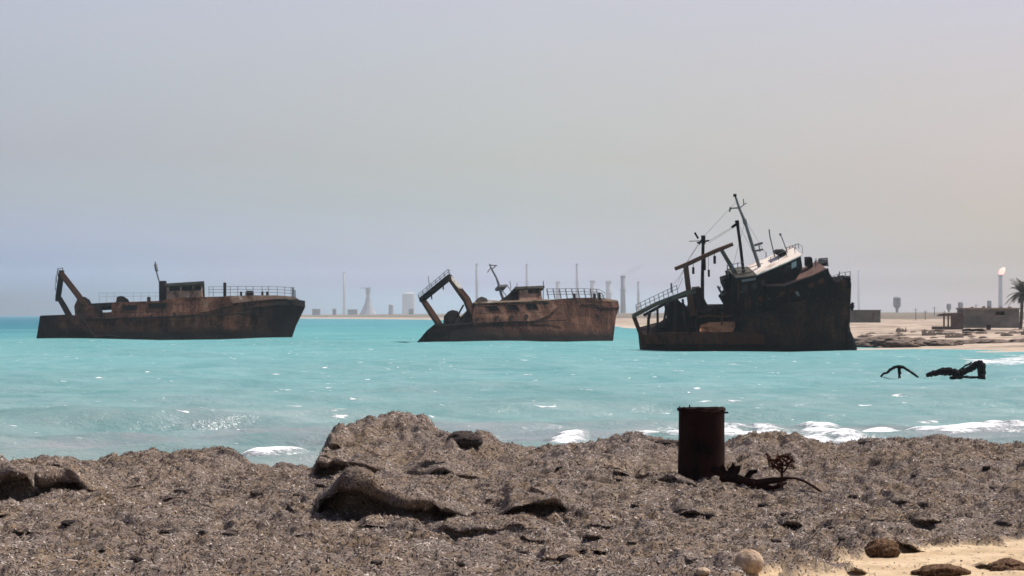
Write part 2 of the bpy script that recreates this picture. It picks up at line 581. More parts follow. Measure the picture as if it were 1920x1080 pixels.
    tag(o, 'turquoise sea with small waves and white surf', 'sea', kind='structure')
    return o
build_sea()

# ------------------------------------------------------------------ far shore
COAST_PX = [(2700, 690), (2200, 670), (1920, 661), (1750, 659), (1610, 655), (1560, 648), (1400, 630), (1200, 617), (1150, 612), (1000, 604), (800, 599.2), (700, 598.3), (570, 597.2), (450, 596.4), (330, 595.4), (240, 594.2)]
COAST = [on(a, b) for a, b in COAST_PX]
COAST = [Vector((220, 60, 0))] + COAST + [Vector((-560, 4900, 0)), Vector((-700, 6500, 0)), Vector((-950, 8880, 0))]

def coast_dist(X, Y):
    """signed distance inland of the coastline (positive on land)"""
    d2 = np.full(X.shape, 1e18)
    P = [(p.x, p.y) for p in COAST]
    for (ax, ay), (bx, by) in zip(P[:-1], P[1:]):
        ex, ey = bx - ax, by - ay
        t = np.clip(((X - ax) * ex + (Y - ay) * ey) / (ex * ex + ey * ey), 0, 1)
        d2 = np.minimum(d2, (X - ax - t * ex) ** 2 + (Y - ay - t * ey) ** 2)
    poly = P + [(8000, 8880), (8000, 60)]
    inside = np.zeros(X.shape, bool)
    j = len(poly) - 1
    for i in range(len(poly)):
        xi, yi = poly[i]; xj, yj = poly[j]
        with np.errstate(divide='ignore', invalid='ignore'):
            cond = ((yi > Y) != (yj > Y)) & (X < (xj - xi) * (Y - yi) / (yj - yi + 1e-12) + xi)
        inside ^= cond
        j = i
    d = np.sqrt(d2)
    return np.where(inside, d, -d)

def land_z(X, Y):
    X = np.asarray(X, float); Y = np.asarray(Y, float)
    d = coast_dist(X, Y)
    d = d + 6 * fbm(X / 25, Y / 25, 31, 3)
    z = np.where(d > 0, 0.0078 * np.minimum(d, 560) + 0.35 * sstep(0, 25, d), 0.08 * d)
    z = z + sstep(5, 120, d) * (0.5 * fbm(X / 30, Y / 40, 41, 4) + 0.9 * fbm(X / 90, Y / 160, 47, 3) * sstep(100, 400, d))
    z = z + 0.9 * np.exp(-((d - 235) / 55) ** 2) * (0.6 + 0.9 * vnoise(X / 22, Y / 30, 77)) * sstep(900, 600, Y)
    z = z + sstep(8, 30, d) * 0.5 * np.clip(fbm(X / 9, Y / 6, 71, 3), 0, 1) * sstep(600, 350, Y)
    z = z + sstep(10, 60, d) * 0.14 * fbm(X / 5, Y / 8, 44, 3)
    return np.maximum(z, -1.0)

def build_land():
    pxs = np.concatenate([np.linspace(-200, 1000, 150), np.linspace(1006, 2300, 300), [2400, 2600, 3000, 3600, 5000, 8000, 14000]])
    Ys = np.concatenate([np.linspace(150, 700, 260), np.geomspace(705, 8850, 110)])
    Yg, Pg = np.meshgrid(Ys, pxs, indexing='ij')
    Xg = (Pg - CX) / F * Yg
    Z = land_z(Xg, Yg)
    v = np.stack([Xg, Yg, Z], -1).reshape(-1, 3)
    d = coast_dist(Xg, Yg)
    t = NT('shore_sand')
    da = t.new('ShaderNodeAttribute', attribute_name='inland').outputs['Fac']
    dfar = t.new('ShaderNodeAttribute', attribute_name='inland_far').outputs['Fac']
    geo = t.new('ShaderNodeNewGeometry').outputs['Position']
    n = t.noise(geo, 0.12, 6, 0.7, (1.0, 0.45, 1.0))
    n2 = t.noise(geo, 0.7, 5, 0.7, (1.0, 0.4, 1.0))
    c = t.ramp(n2, [(0.3, (0.2856, 0.2172, 0.1562)), (0.55, (0.3960, 0.3221, 0.2475)), (0.75, (0.4596, 0.3867, 0.3050))])
    wr = t.math('MULTIPLY', t.maprange(n, 0.47, 0.58), t.maprange(da, 4, 14))
    c = t.mix(t.math('MULTIPLY', wr, 0.75), c, (0.112, 0.083, 0.063))
    scr = t.math('ADD', dfar, t.math('MULTIPLY', n, 120.0))
    c = t.mix(t.maprange(scr, 370, 430, 0, 0.9), c, t.ramp(n2, [(0.35, (0.075, 0.062, 0.042)), (0.65, (0.15, 0.125, 0.09))]))
    c = t.mix(t.maprange(da, 2, 6, 1, 0), c, (0.396, 0.343, 0.277))
    t.base(c, 0.95, 0.1)
    t.bump(n2, 0.6, 0.15)
    o = np_mesh('far_shore_terrain', v, grid_quads(len(Ys), len(pxs)), t.m, True, {'inland': d, 'inland_far': d * (1 + Yg / 500) + 40 * fbm(Xg / 40, Yg / 90, 61, 3)})
    tag(o, 'low sandy desert shore behind the wrecks', 'terrain', kind='structure')
build_land()

def lz(x, y):
    return float(land_z(np.array([x]), np.array([y]))[0])

# ------------------------------------------------------------------ foreground bank of dead seagrass
CREST = [(-700, 876), (-300, 868), (-60, 884), (0, 880), (60, 866), (140, 861), (160, 868), (240, 860), (300, 856), (380, 850), (425, 851), (445, 862), (470, 879), (540, 884), (585, 886), (604, 878), (607, 858), (625, 838), (650, 826), (700, 812), (735, 800), (765, 795), (792, 800), (808, 815), (818, 829), (840, 832), (870, 836), (905, 824), (930, 833), (955, 844), (1010, 848), (1080, 843), (1120, 832), (1180, 820), (1220, 828), (1270, 832), (1360, 836), (1400, 824), (1440, 818), (1472, 815), (1495, 823), (1540, 841), (1590, 838), (1615, 830), (1640, 823), (1668, 832), (1750, 832), (1830, 830), (1870, 839), (1920, 845), (2000, 838), (2200, 846), (2700, 840)]
YC = 36.0
CRX = np.array([(p[0] - CX) / F * YC for p in CREST])
CRZ = np.array([H - (p[1] - HY) / F * YC for p in CREST])
ZB = 0.93
LEDGES = [  # (px, py of the foot, height in px) ..., run back in metres, overhang in metres
    ([(-160, 962, 50), (-60, 958, 84), (0, 955, 82), (40, 950, 78), (75, 936, 72), (110, 931, 74), (150, 928, 64), (190, 927, 44), (245, 925, 0)], 1.6, .5),
    ([(598, 889, 0), (607, 896, 44), (640, 905, 46), (700, 904, 36), (735, 899, 26), (765, 897, 22), (790, 910, 34), (830, 918, 36), (860, 921, 28), (900, 923, 8), (950, 925, 0)], 6.0, .5),
    ([(602, 950, 0), (612, 968, 60), (640, 990, 82), (690, 994, 78), (725, 992, 62), (760, 1004, 58), (790, 1001, 52), (830, 986, 38), (880, 975, 22), (930, 968, 24), (960, 973, 42), (1000, 972, 44), (1045, 969, 38), (1062, 960, 12), (1090, 957, 0)], 3.4, .55),
    ([(800, 1000, 0), (830, 1013, 22), (870, 1015, 27), (910, 1015, 22), (950, 1010, 14), (1000, 1005, 12), (1020, 1003, 0)], 1.0, .34),
    ([(1205, 906, 0), (1225, 912, 14), (1260, 920, 19), (1300, 927, 17), (1325, 932, 10), (1340, 930, 0)], 0.9, .32),
    ([(1058, 988, 0), (1080, 999, 15), (1120, 1001, 17), (1142, 992, 10), (1152, 990, 0)], 0.7, .3),
    ([(225, 925, 0), (238, 928, 14), (262, 930, 14), (280, 928, 0)], 0.6, .3),
    ([(540, 955, 0), (552, 962, 10), (600, 965, 12), (612, 966, 0)], 0.5, .25),
]
for i in range(120):
    px = rng.uniform(-500, 2400); py = rng.uniform(888, 1085)
    w = rng.uniform(9, 40) * (py - 590) / 380; h = rng.uniform(4, 14) * (py - 590) / 380
    LEDGES.append(([(px - w, py - 3, 0), (px - w * .5, py, h), (px + w * .4, py + rng.uniform(-2, 2), h * .8), (px + w, py - 3, 0)], 0.3, 0.2))

def sand_mask(X, Y):
    b = np.array([(1300, 1135), (1400, 1100), (1480, 1078), (1580, 1058), (1700, 1036), (1800, 1024), (1920, 1019), (2100, 1010), (2500, 1000), (3000, 990)])
    P = [on(a, c, ZB - .06) for a, c in b]
    Yb = np.interp(X, [p.x for p in P], [p.y for p in P])
    s = Yb - Y + 0.9 * fbm(X * 1.8, Y * 1.1, 77, 4)
    s = s - 0.9 * sstep(0.05, 0.16, fbm(X * 2.3, Y * 0.9, 79, 3))
    return sstep(-0.12, 0.12, s) * (X > 1.0)

def bank_fields(X, Y):
    cr = np.interp(X, CRX, CRZ)
    # the big mound starts further back than the rest of the crest
    xl, xr = (600 - CX) / F * YC, (960 - CX) / F * YC
    inm = sstep(xl - .1, xl + .05, X) * sstep(xr + .5, xr, X)
    y0 = 29.5 + 3.6 * np.maximum(inm, sstep(.9, 1.6, X) * sstep(5.2, 3.6, X))
    a = sstep(0, 1, (Y - y0) / (35.6 - y0))
    z = ZB + 0.05 * sstep(24, 19, Y) + (cr - ZB) * a
    fall = np.clip(Y - 36.3, 0, None)
    z = z - 0.11 * fall - 0.006 * fall ** 2
    dy = np.zeros_like(X)
    wob = 0.16 * fbm(X * 2.1, Y * 0 + 3.3, 51, 3) * 2
    zl = np.zeros_like(X)
    face = np.zeros_like(X)
    Xa, Ya, za, dya, zla, fca, woba = X, Y, z, dy, zl, face, wob
    for pts, run, wd in LEDGES:
        P = [on(p[0], p[1], ZB) for p in pts]
        xs = [p.x for p in P]
        yl = [p.y for p in P]
        mk = (Xa > xs[0]) & (Xa < xs[-1]) & (Ya > min(yl) - .3) & (Ya < max(yl) + max(5 * run, 12 * wd))
        if not mk.any(): continue
        X, Y, wob = Xa[mk], Ya[mk], woba[mk]
        ym = sum(yl) / len(yl)
        Yf = ym + 0.22 * (np.interp(X, xs, yl) - ym) + wob * min(1, wd / .3)
        hh = np.interp(X, xs, [p[2] * q.y / F for p, q in zip(pts, P)], left=0, right=0) * 1.15
        e = Y - Yf
        s_ = np.clip(e / wd, 0, 1)
        zz = np.interp(s_, [0, .35, .5, .78, .88, .95, 1.0], [0, .05, .5, .62, .78, .95, 1.0])
        yy = np.interp(s_, [0, .35, .5, .78, .88, .95, 1.0], [0, .62, .62, -.22, -.32, -.26, -.05]) * wd
        k = np.clip(hh / .22, 0, 1) if wd > .3 else np.clip(hh / .05, 0, 1)
        dec = np.exp(-np.clip(e - wd, 0, None) / run)
        za[mk] += hh * zz * dec * (0.85 + 0.5 * fbm(X * 3, Y * 2, 61, 2))
        zla[mk] += hh * zz
        fca[mk] = np.maximum(fca[mk], k * (e > 0) * (e < wd * 1.2))
        d_in = (yy - e) * (e > 0) * (e < wd)
        d_out = -(1.05 * wd) * np.exp(-np.clip(e - wd, 0, None) / (2.2 * wd)) * (e >= wd)
        dya[mk] += k * (d_in + d_out) * (1 + .5 * fbm(X * 2.2, Y * 0, 63, 2))
    X, Y, z, dy, zl, face = Xa, Ya, za, dya, zla, fca
    sm = sand_mask(X, Y)
    rough = (1 - 0.85 * sm)
    Ye = Y + 1.1 * zl
    calm = 1 - 0.85 * face
    z = z + rough * (0.10 * fbm(X * 1.1, Y * 0.8, 71, 3) * (1 - a * 0.6) + 0.065 * fbm(X * 4, Ye * 3, 73, 2) + 0.034 * calm * fbm(X * 12, Y * 10, 75, 3))
    dy = dy + face * (0.24 * fbm(X * 3.4, Ye * 4, 201, 2))
    # rounded matted lumps with creases between them
    lump = np.sqrt(np.abs(fbm(X * 1.3 + 3, Y * .9, 181, 2)) * 4 + .02)
    lump2 = np.sqrt(np.abs(fbm(X * 3.2, Y * 2.1 + 7, 191, 2)) * 4 + .02)
    z = z + rough * (0.085 * (np.clip(lump, 0, 1.1) - .62) + 0.05 * calm * (np.clip(lump2, 0, 1.1) - .62))
    # fibrous clods
    cl = fbm(X * 7, Y * 5, 83, 3)
    z = z + rough * calm * 0.045 * sstep(0.08, 0.22, cl)
    z = z - 0.05 * sm
    return z, dy, sm

def build_bank():
    xs = np.concatenate([[-60, -40, -25, -16], np.arange(-11, 11.01, 0.028), [16, 25, 40, 60]])
    ys = np.concatenate([[0, 6, 10, 13], np.arange(15, 23.5, 0.036), np.arange(23.5, 36.6, 0.014), np.arange(36.6, 41, 0.036), np.arange(41, 53, 0.4)])
    Y, X = np.meshgrid(ys, xs, indexing='ij')
    z, dy, sm = bank_fields(X, Y)
    v = np.stack([X, Y + dy, z], -1).reshape(-1, 3)
    t = NT('seagrass_wrack')
    sa = t.new('ShaderNodeAttribute', attribute_name='sand').outputs['Fac']
    geo = t.new('ShaderNodeNewGeometry').outputs['Position']
    n1 = t.noise(geo, 36, 4, 0.8)
    n2 = t.noise(geo, 1.1, 5, 0.65)
    n3 = t.noise(geo, 75, 2, 0.7)
    g = t.math('ADD', t.math('MULTIPLY', n1, 0.6), t.math('MULTIPLY', n3, 0.4))
    c = t.ramp(g, [(0.34, (0.0461, 0.0349, 0.0257)), (0.46, (0.1481, 0.1139, 0.0866)), (0.56, (0.2259, 0.1780, 0.1379)), (0.70, (0.3742, 0.3095, 0.2453))])
    c = t.mix(t.maprange(n2, 0.4, 0.62), t.mix(1.0, c, (0.96, 0.97, 1.04), 'MULTIPLY'), t.mix(1.0, c, (1.06, 0.98, 0.84), 'MULTIPLY'))
    ns = t.noise(geo, 2.5, 5, 0.7)
    sand = t.ramp(ns, [(0.3, (0.3994, 0.2893, 0.1663)), (0.55, (0.5594, 0.4288, 0.2725)), (0.75, (0.6195, 0.4992, 0.3313))])
    c = t.mix(sa, c, sand)
    t.base(c, 0.95, 0.1)
    t.bump(g, 0.9, 0.03)
    o = np_mesh('beach', v, grid_quads(len(ys), len(xs)), t.m, True, {'sand': sm})
    tag(o, 'bank of dry grey-brown seagrass wrack along the beach', 'beach', kind='structure')
    return o, X, Y, z, dy, sm
bank, BX, BY, BZ, BDY, BSM = build_bank()

def bank_z(x, y):
    z, dy, sm = bank_fields(np.array([[x]]), np.array([[y]]))
    return float(z[0, 0])

def build_litter():
    """loose strips of dead seagrass lying all over the bank"""
    N = 430000
    P = np.stack([BX, BY + BDY, BZ], -1)
    A = np.linalg.norm(np.cross(P[:-1, 1:] - P[:-1, :-1], P[1:, :-1] - P[:-1, :-1]), axis=-1)
    pxs_ = np.abs(BX * F / BY)[:-1, :-1]
    ok = (BY[:-1, :-1] > 17.5) & (BY[:-1, :-1] < 37.6) & (np.abs(BX[:-1, :-1]) < 10.5) & (pxs_ < 1150)
    A = np.where(ok, np.minimum(A, .02) * (1 - BSM[:-1, :-1] * .965), 0)
    cum = np.cumsum(A.ravel())
    idx = np.searchsorted(cum, rng.random(N) * cum[-1])
    r, c = np.unravel_index(np.clip(idx, 0, A.size - 1), A.shape)
    fu, fv = rng.random(N), rng.random(N)
    p00, p10, p01 = P[r, c], P[r, c + 1], P[r + 1, c]
    pos = p00 + (p10 - p00) * fu[:, None] + (p01 - p00) * fv[:, None]
    nrm = np.cross(p10 - p00, p01 - p00)
    nrm /= np.linalg.norm(nrm, axis=1)[:, None] + 1e-9
    # strip direction near the surface, with some standing up
    d = rng.normal(size=(N, 3)); d -= nrm * (d * nrm).sum(1)[:, None] * rng.uniform(0.6, 1.0, N)[:, None]
    d /= np.linalg.norm(d, axis=1)[:, None]
    w = np.cross(d, nrm + rng.normal(0, .30, (N, 3)))
    w /= np.linalg.norm(w, axis=1)[:, None] + 1e-9
    fib = rng.random(N) < 0.3
    L = np.where(fib, rng.uniform(.014, .042, N), rng.uniform(.004, .013, N))[:, None]
    W = np.where(fib, rng.uniform(.0014, .0032, N), rng.uniform(.003, .008, N))[:, None]
    pos = pos + nrm * rng.uniform(0.000, 0.010, N)[:, None]
    q = np.stack([pos - d * L - w * W, pos + d * L - w * W, pos + d * L + w * W, pos - d * L + w * W], 1)
    patch = 0.62 * vnoise(pos[:, 0] * 22, pos[:, 1] * 14, 301) + 0.38 * vnoise(pos[:, 0] * 3.1, pos[:, 1] * 2.0, 305)
    tone = np.clip(0.62 * rng.random(N) + 0.60 * patch - 0.11, 0, 1)
    ramp_ = np.array([[.008, .006, .005], [.045, .034, .027], [.165, .134, .110], [.34, .284, .238], [.72, .64, .56]])
    cc = np.stack([np.interp(tone, [0, .25, .5, .75, 1], ramp_[:, k]) for k in range(3)], -1)
    cc = np.repeat(cc, 4, 0)
    t = NT('seagrass_strips')
    t.base(t.new('ShaderNodeAttribute', attribute_name='tone').outputs['Color'], 0.8, 0.2)
    o = np_mesh('seagrass_litter', q.reshape(-1, 3), np.arange(N * 4).reshape(-1, 4), t.m, False, None, {'tone': cc})
    tag(o, 'loose strips of dead grey-brown seagrass covering the bank', 'seagrass', kind='stuff')
build_litter()

# clods and clumps --------------------------------------------------
def blob(name, loc, r, mat, seed, rough=0.25, sub=4, freq=1.0, parent=None):
    bm = bmesh.new()
    bmesh.ops.create_icosphere(bm, subdivisions=sub, radius=1.0)
    pts = np.array([v.co[:] for v in bm.verts])
    n = np.zeros(len(pts))
    for k, (f, a) in enumerate(((1.7, .5), (3.9, .3), (8.5, .2), (17, .12))):
        f *= freq
        n += a * (vnoise(pts[:, 0] * f + seed, pts[:, 1] * f + pts[:, 2] * f * .83 + 5, seed + k) + vnoise(pts[:, 2] * f + seed * 2, pts[:, 0] * f * .7 - pts[:, 1] * f, seed + 40 + k) - 1)
    pts = pts * (1 + rough * n)[:, None] * np.array(r)
    for v, p in zip(bm.verts, pts):
        v.co = p
    me = bpy.data.meshes.new(name)
    bm.to_mesh(me)
    bm.free()
    me.polygons.foreach_set('use_smooth', [True] * len(me.polygons))
    me.materials.append(mat)
    o = bpy.data.objects.new(name, me)
    col.objects.link(o)
    o.location = loc
    return o

def clump_mat(name, lo, mid, hi, s=40):
    t = NT(name)
    o = t.obj()
    n = t.noise(o, s, 4, 0.8)
    t.base(t.ramp(n, [(0.36, lo), (0.5, mid), (0.68, hi)]), 0.95, 0.1)
    t.bump(n, 1.0, 0.03)
    return t.m
M['clump_dark'] = clump_mat('wet_seagrass', (0.012, 0.010, 0.009), (0.045, 0.034, 0.03), (0.16, 0.13, 0.11))
M['clump'] = clump_mat('dry_seagrass_clod', (0.03, 0.022, 0.018), (0.12, 0.092, 0.076), (0.34, 0.28, 0.235))
M['clump_brown'] = clump_mat('brown_seagrass_tuft', (0.03, 0.016, 0.009), (0.12, 0.068, 0.036), (0.3, 0.19, 0.11))
M['sandstone'] = clump_mat('sandy_stone', (0.26, 0.18, 0.11), (0.42, 0.31, 0.21), (0.52, 0.41, 0.30), 14)

def gpoint(px, py):
    """where the line of sight of a pixel meets the bank"""
    Ys = np.arange(17, 38, 0.05)
    X = (px - CX) / F * Ys
    z, dy, sm = bank_fields(X[None, :], Ys[None, :])
    need = H - (py - HY) / F * Ys
    k = np.where(z[0] >= need)[0]
    i = k[0] if len(k) else len(Ys) - 30
    return Vector((X[i], Ys[i], float(z[0][i])))

p = at(870, 827, 34.5)
tag(blob('seagrass_clump', p, (.22, .2, .13), M['clump_dark'], 3, .35), 'dark wet seagrass clump on the crest beside the big mound', 'seaweed clump')
p = at(1250, 832, 35.4)
tag(blob('seagrass_clump', p, (.16, .15, .05), M['clump_dark'], 8, .35), 'low dark seagrass clump on the crest left of the rusty drum', 'seaweed clump')
p = at(1640, 834, 35.6)
tag(blob('seagrass_clump', p, (.19, .2, .085), M['clump'], 12, .4), 'rounded grey seagrass clump on the crest before the right-hand surf', 'seaweed clump')
p = gpoint(1655, 1044)
tag(blob('seagrass_tuft', p + Vector((0, 0, .04)), (.135, .12, .10), M['clump_brown'], 15, .4), 'brown ball-like seagrass tuft at the upper edge of the sand patch', 'seaweed tuft')
p = gpoint(1765, 1079)
tag(blob('seagrass_tuft', p + Vector((0, 0, .01)), (.19, .2, .065), M['clump_brown'], 17, .5), 'flat brown seagrass tuft lying on the sand at the bottom edge', 'seaweed tuft')
p = gpoint(1890, 1068)
tag(blob('seagrass_tuft', p + Vector((0, 0, .01)), (.16, .2, .06), M['clump_brown'], 19, .5), 'brown seagrass tuft on the sand in the bottom right corner', 'seaweed tuft')
p = gpoint(1404, 1070)
tag(blob('beach_stone', p + Vector((0, 0, .045)), (.105, .10, .10), M['sandstone'], 22, .12, freq=.7), 'pale tan rounded stone beside the sand patch', 'stone')
p = gpoint(1318, 1076)
tag(blob('beach_stone', p + Vector((0, 0, .01)), (.05, .05, .03), M['sandstone'], 24, .2), 'small yellowish flat stone left of the rounded stone', 'stone')
# many loose dark clods
CLODS = [(40, 1005, 34), (130, 985, 30), (185, 1035, 20), (250, 1055, 26), (310, 1000, 26), (430, 1005, 34), (480, 925, 24), (560, 930, 22), (340, 925, 26), (705, 1060, 24), (860, 1062, 22), (1060, 1048, 30), (1435, 950, 26), (1475, 970, 22), (1455, 1018, 20), (1580, 1010, 18), (1730, 950, 24), (1880, 985, 30), (1865, 916, 24), (1715, 895, 12), (1850, 880, 16), (1330, 975, 20), (1190, 950, 18), (1050, 880, 18), (1160, 905, 16), (250, 900, 22), (1560, 990, 16), (1000, 905, 14), (1600, 935, 16), (1240, 1000, 18)]
proto = None
for i, (px, py, w) in enumerate(CLODS):
    p = gpoint(px, py)
    s = w / F * p.y
    if i % 5 == 0:
        proto = blob('seagrass_clod', (0, 0, 0), (.5, .55, .24), M['clump_dark'] if i % 2 == 0 else M['clump'], 30 + i, .55)
        o = proto
    else:
        o = proto.copy()
        col.objects.link(o)
    o.location = p + Vector((0, .01, .0))
    o.scale = (s, s, s)
    o.rotation_euler = (0, 0, rng.uniform(0, 6.28))
    tag(o, 'small dark clod of matted seagrass lying on the wrack bank', 'seaweed clod', 'dark clods scattered over the bank')

# ------------------------------------------------------------------ rusty drum and scrap
def build_drum():
    g = gpoint(1318, 900)
    Y = g.y + .25
    X = (1315 - CX) / F * Y
    zb = g.z - .2
    ztop = H - (764 - HY) / F * Y
    R = 43.5 / F * Y
    hgt = ztop - zb
    root = empty('rusty_drum', (X, Y, zb))
    tag(root, 'rusty steel drum standing upright in the seagrass bank', 'drum')
    m = MB()
    n = 56
    rows = []
    for k in range(41):
        z = hgt * k / 40
        bulge = 0.0
        row = []
        for i in range(n):
            a = 2 * math.pi * i / n
            dent = .026 * float(fbm(np.array([a * 1.3 + 5]), np.array([z * 3]), 5, 3)[0])
            edge = 0.0
            if k >= 39: edge = 0.05 * float(vnoise(np.array([a * 5.0]), np.array([0.5]), 91)[0]) - .025
            r = R + bulge + dent
            row.append((r * math.cos(a), r * math.sin(a), z + edge))
        rows.append(row)
    # inside wall
    for k in range(40, 20, -4):
        z = hgt * k / 40 - .002
        rows.append([((R - .006) * math.cos(2 * math.pi * i / n), (R - .006) * math.sin(2 * math.pi * i / n), z) for i in range(n)])
    m.grid(rows, close=True)
    m.add([((R - .006) * math.cos(2 * math.pi * i / n), (R - .006) * math.sin(2 * math.pi * i / n), hgt * .55) for i in range(n)], [tuple(range(n))])
    m.build('drum_shell', M['drum'], root, True)
    m = MB()
    pts = []
    for i in range(n + 1):
        a = 2 * math.pi * i / n
        pts.append((R * 1.012 * math.cos(a), R * 1.012 * math.sin(a), hgt - .03 + .012 * math.sin(a * 2 + 1) + .007 * math.sin(a * 7) + .005 * math.sin(a * 17)))
    m.tube(pts, .011, 6)
    m.build('rim', M['drum'], root, True)
    m = MB()
    m.tube([(-R * .55, -R * .7, hgt - .02), (-R * .55, -R * .7, hgt + .035)], .008, 6)
    m.build('bolt', M['drum'], root)
    m = MB()
    m.box((R + .012, -.05, hgt - .055), (.05, .035, .02))
    m.build('lug', M['drum'], root)
build_drum()

def build_scrap():
    Y = gpoint(1440, 915).y + .05
    O = at(1410, 910, Y)
    root = empty('rusted_scrap', O)
    tag(root, 'tangle of torn rusty metal with a bent rod beside the drum', 'scrap metal')
    def q(px, py, dy=0.0):
        return at(px, py, Y + dy) - O
    m = MB()
    # torn strips at the drum's foot
    def ribbon(pts, w, dep):
        base = [q(a, b, c) for a, b, c in pts]
        m.tube(base, [w * k for k in np.interp(np.linspace(0, 1, len(base)), [0, .3, .7, 1], [.7, 1, 1, .45])], 5, (1.0, dep))
    ribbon([(1335, 878, .1), (1352, 886, .05), (1372, 894, 0), (1400, 904, -.05), (1430, 912, -.1), (1452, 916, -.1)], .055, .5)
    ribbon([(1350, 896, 0), (1385, 900, -.1), (1420, 905, -.1), (1450, 900, 0), (1475, 898, 0)], .042, .6)
    ribbon([(1440, 918, -.1), (1462, 910, -.1), (1475, 905, -.05)], .025, .6)
    m.build('torn_strip', M['drum'], root)
    m = MB()
    for poly in ([(1366, 903), (1364, 880), (1371, 873), (1373, 866), (1378, 874), (1388, 872), (1386, 884), (1382, 890), (1384, 906)],
                 [(1392, 908), (1396, 892), (1404, 882), (1420, 880), (1418, 887), (1410, 890), (1404, 899), (1410, 910)],
                 [(1352, 905), (1348, 876), (1356, 870), (1362, 886), (1366, 904)]):
        m.slab([q(a, b, .02) for a, b in poly], (0.01, .02, 0))
    m.build('jagged_plate', M['drum'], root)
    m = MB()
    m.tube([q(1466, 916), q(1466, 892), q(1467, 866)], .016, 6)
    m.tube([q(1454, 914, -.05), q(1460, 905), q(1466, 899)], .014, 5)
    m.build('post', M['rust_red'], root)
    R = random.Random(3)
    for k in range(4):
        m = MB()
        pts = [q(1466 + R.uniform(-3, 3), 886, R.uniform(-.03, .03))]
        for i in range(16):
            cx = 1452 if k % 2 == 0 else 1474
            pts.append(q(cx + R.uniform(-17, 17), 864 + R.uniform(-14, 18), R.uniform(-.08, .08)))
        m.tube(pts, [R.uniform(.005, .013) for _ in pts], 5)
        m.build('twisted_strip', M['rust_red'], root)
    m = MB()
    pts = [(1430, 906), (1448, 900), (1474, 898), (1492, 899), (1508, 904), (1524, 913), (1538, 923), (1550, 930), (1562, 936)]
    m.tube([q(a, b - 2, -.17 * max(0, i - 3)) for i, (a, b) in enumerate(pts)], .014, 6)
    m.build('curved_rod', M['drum'], root, True)
build_scrap()

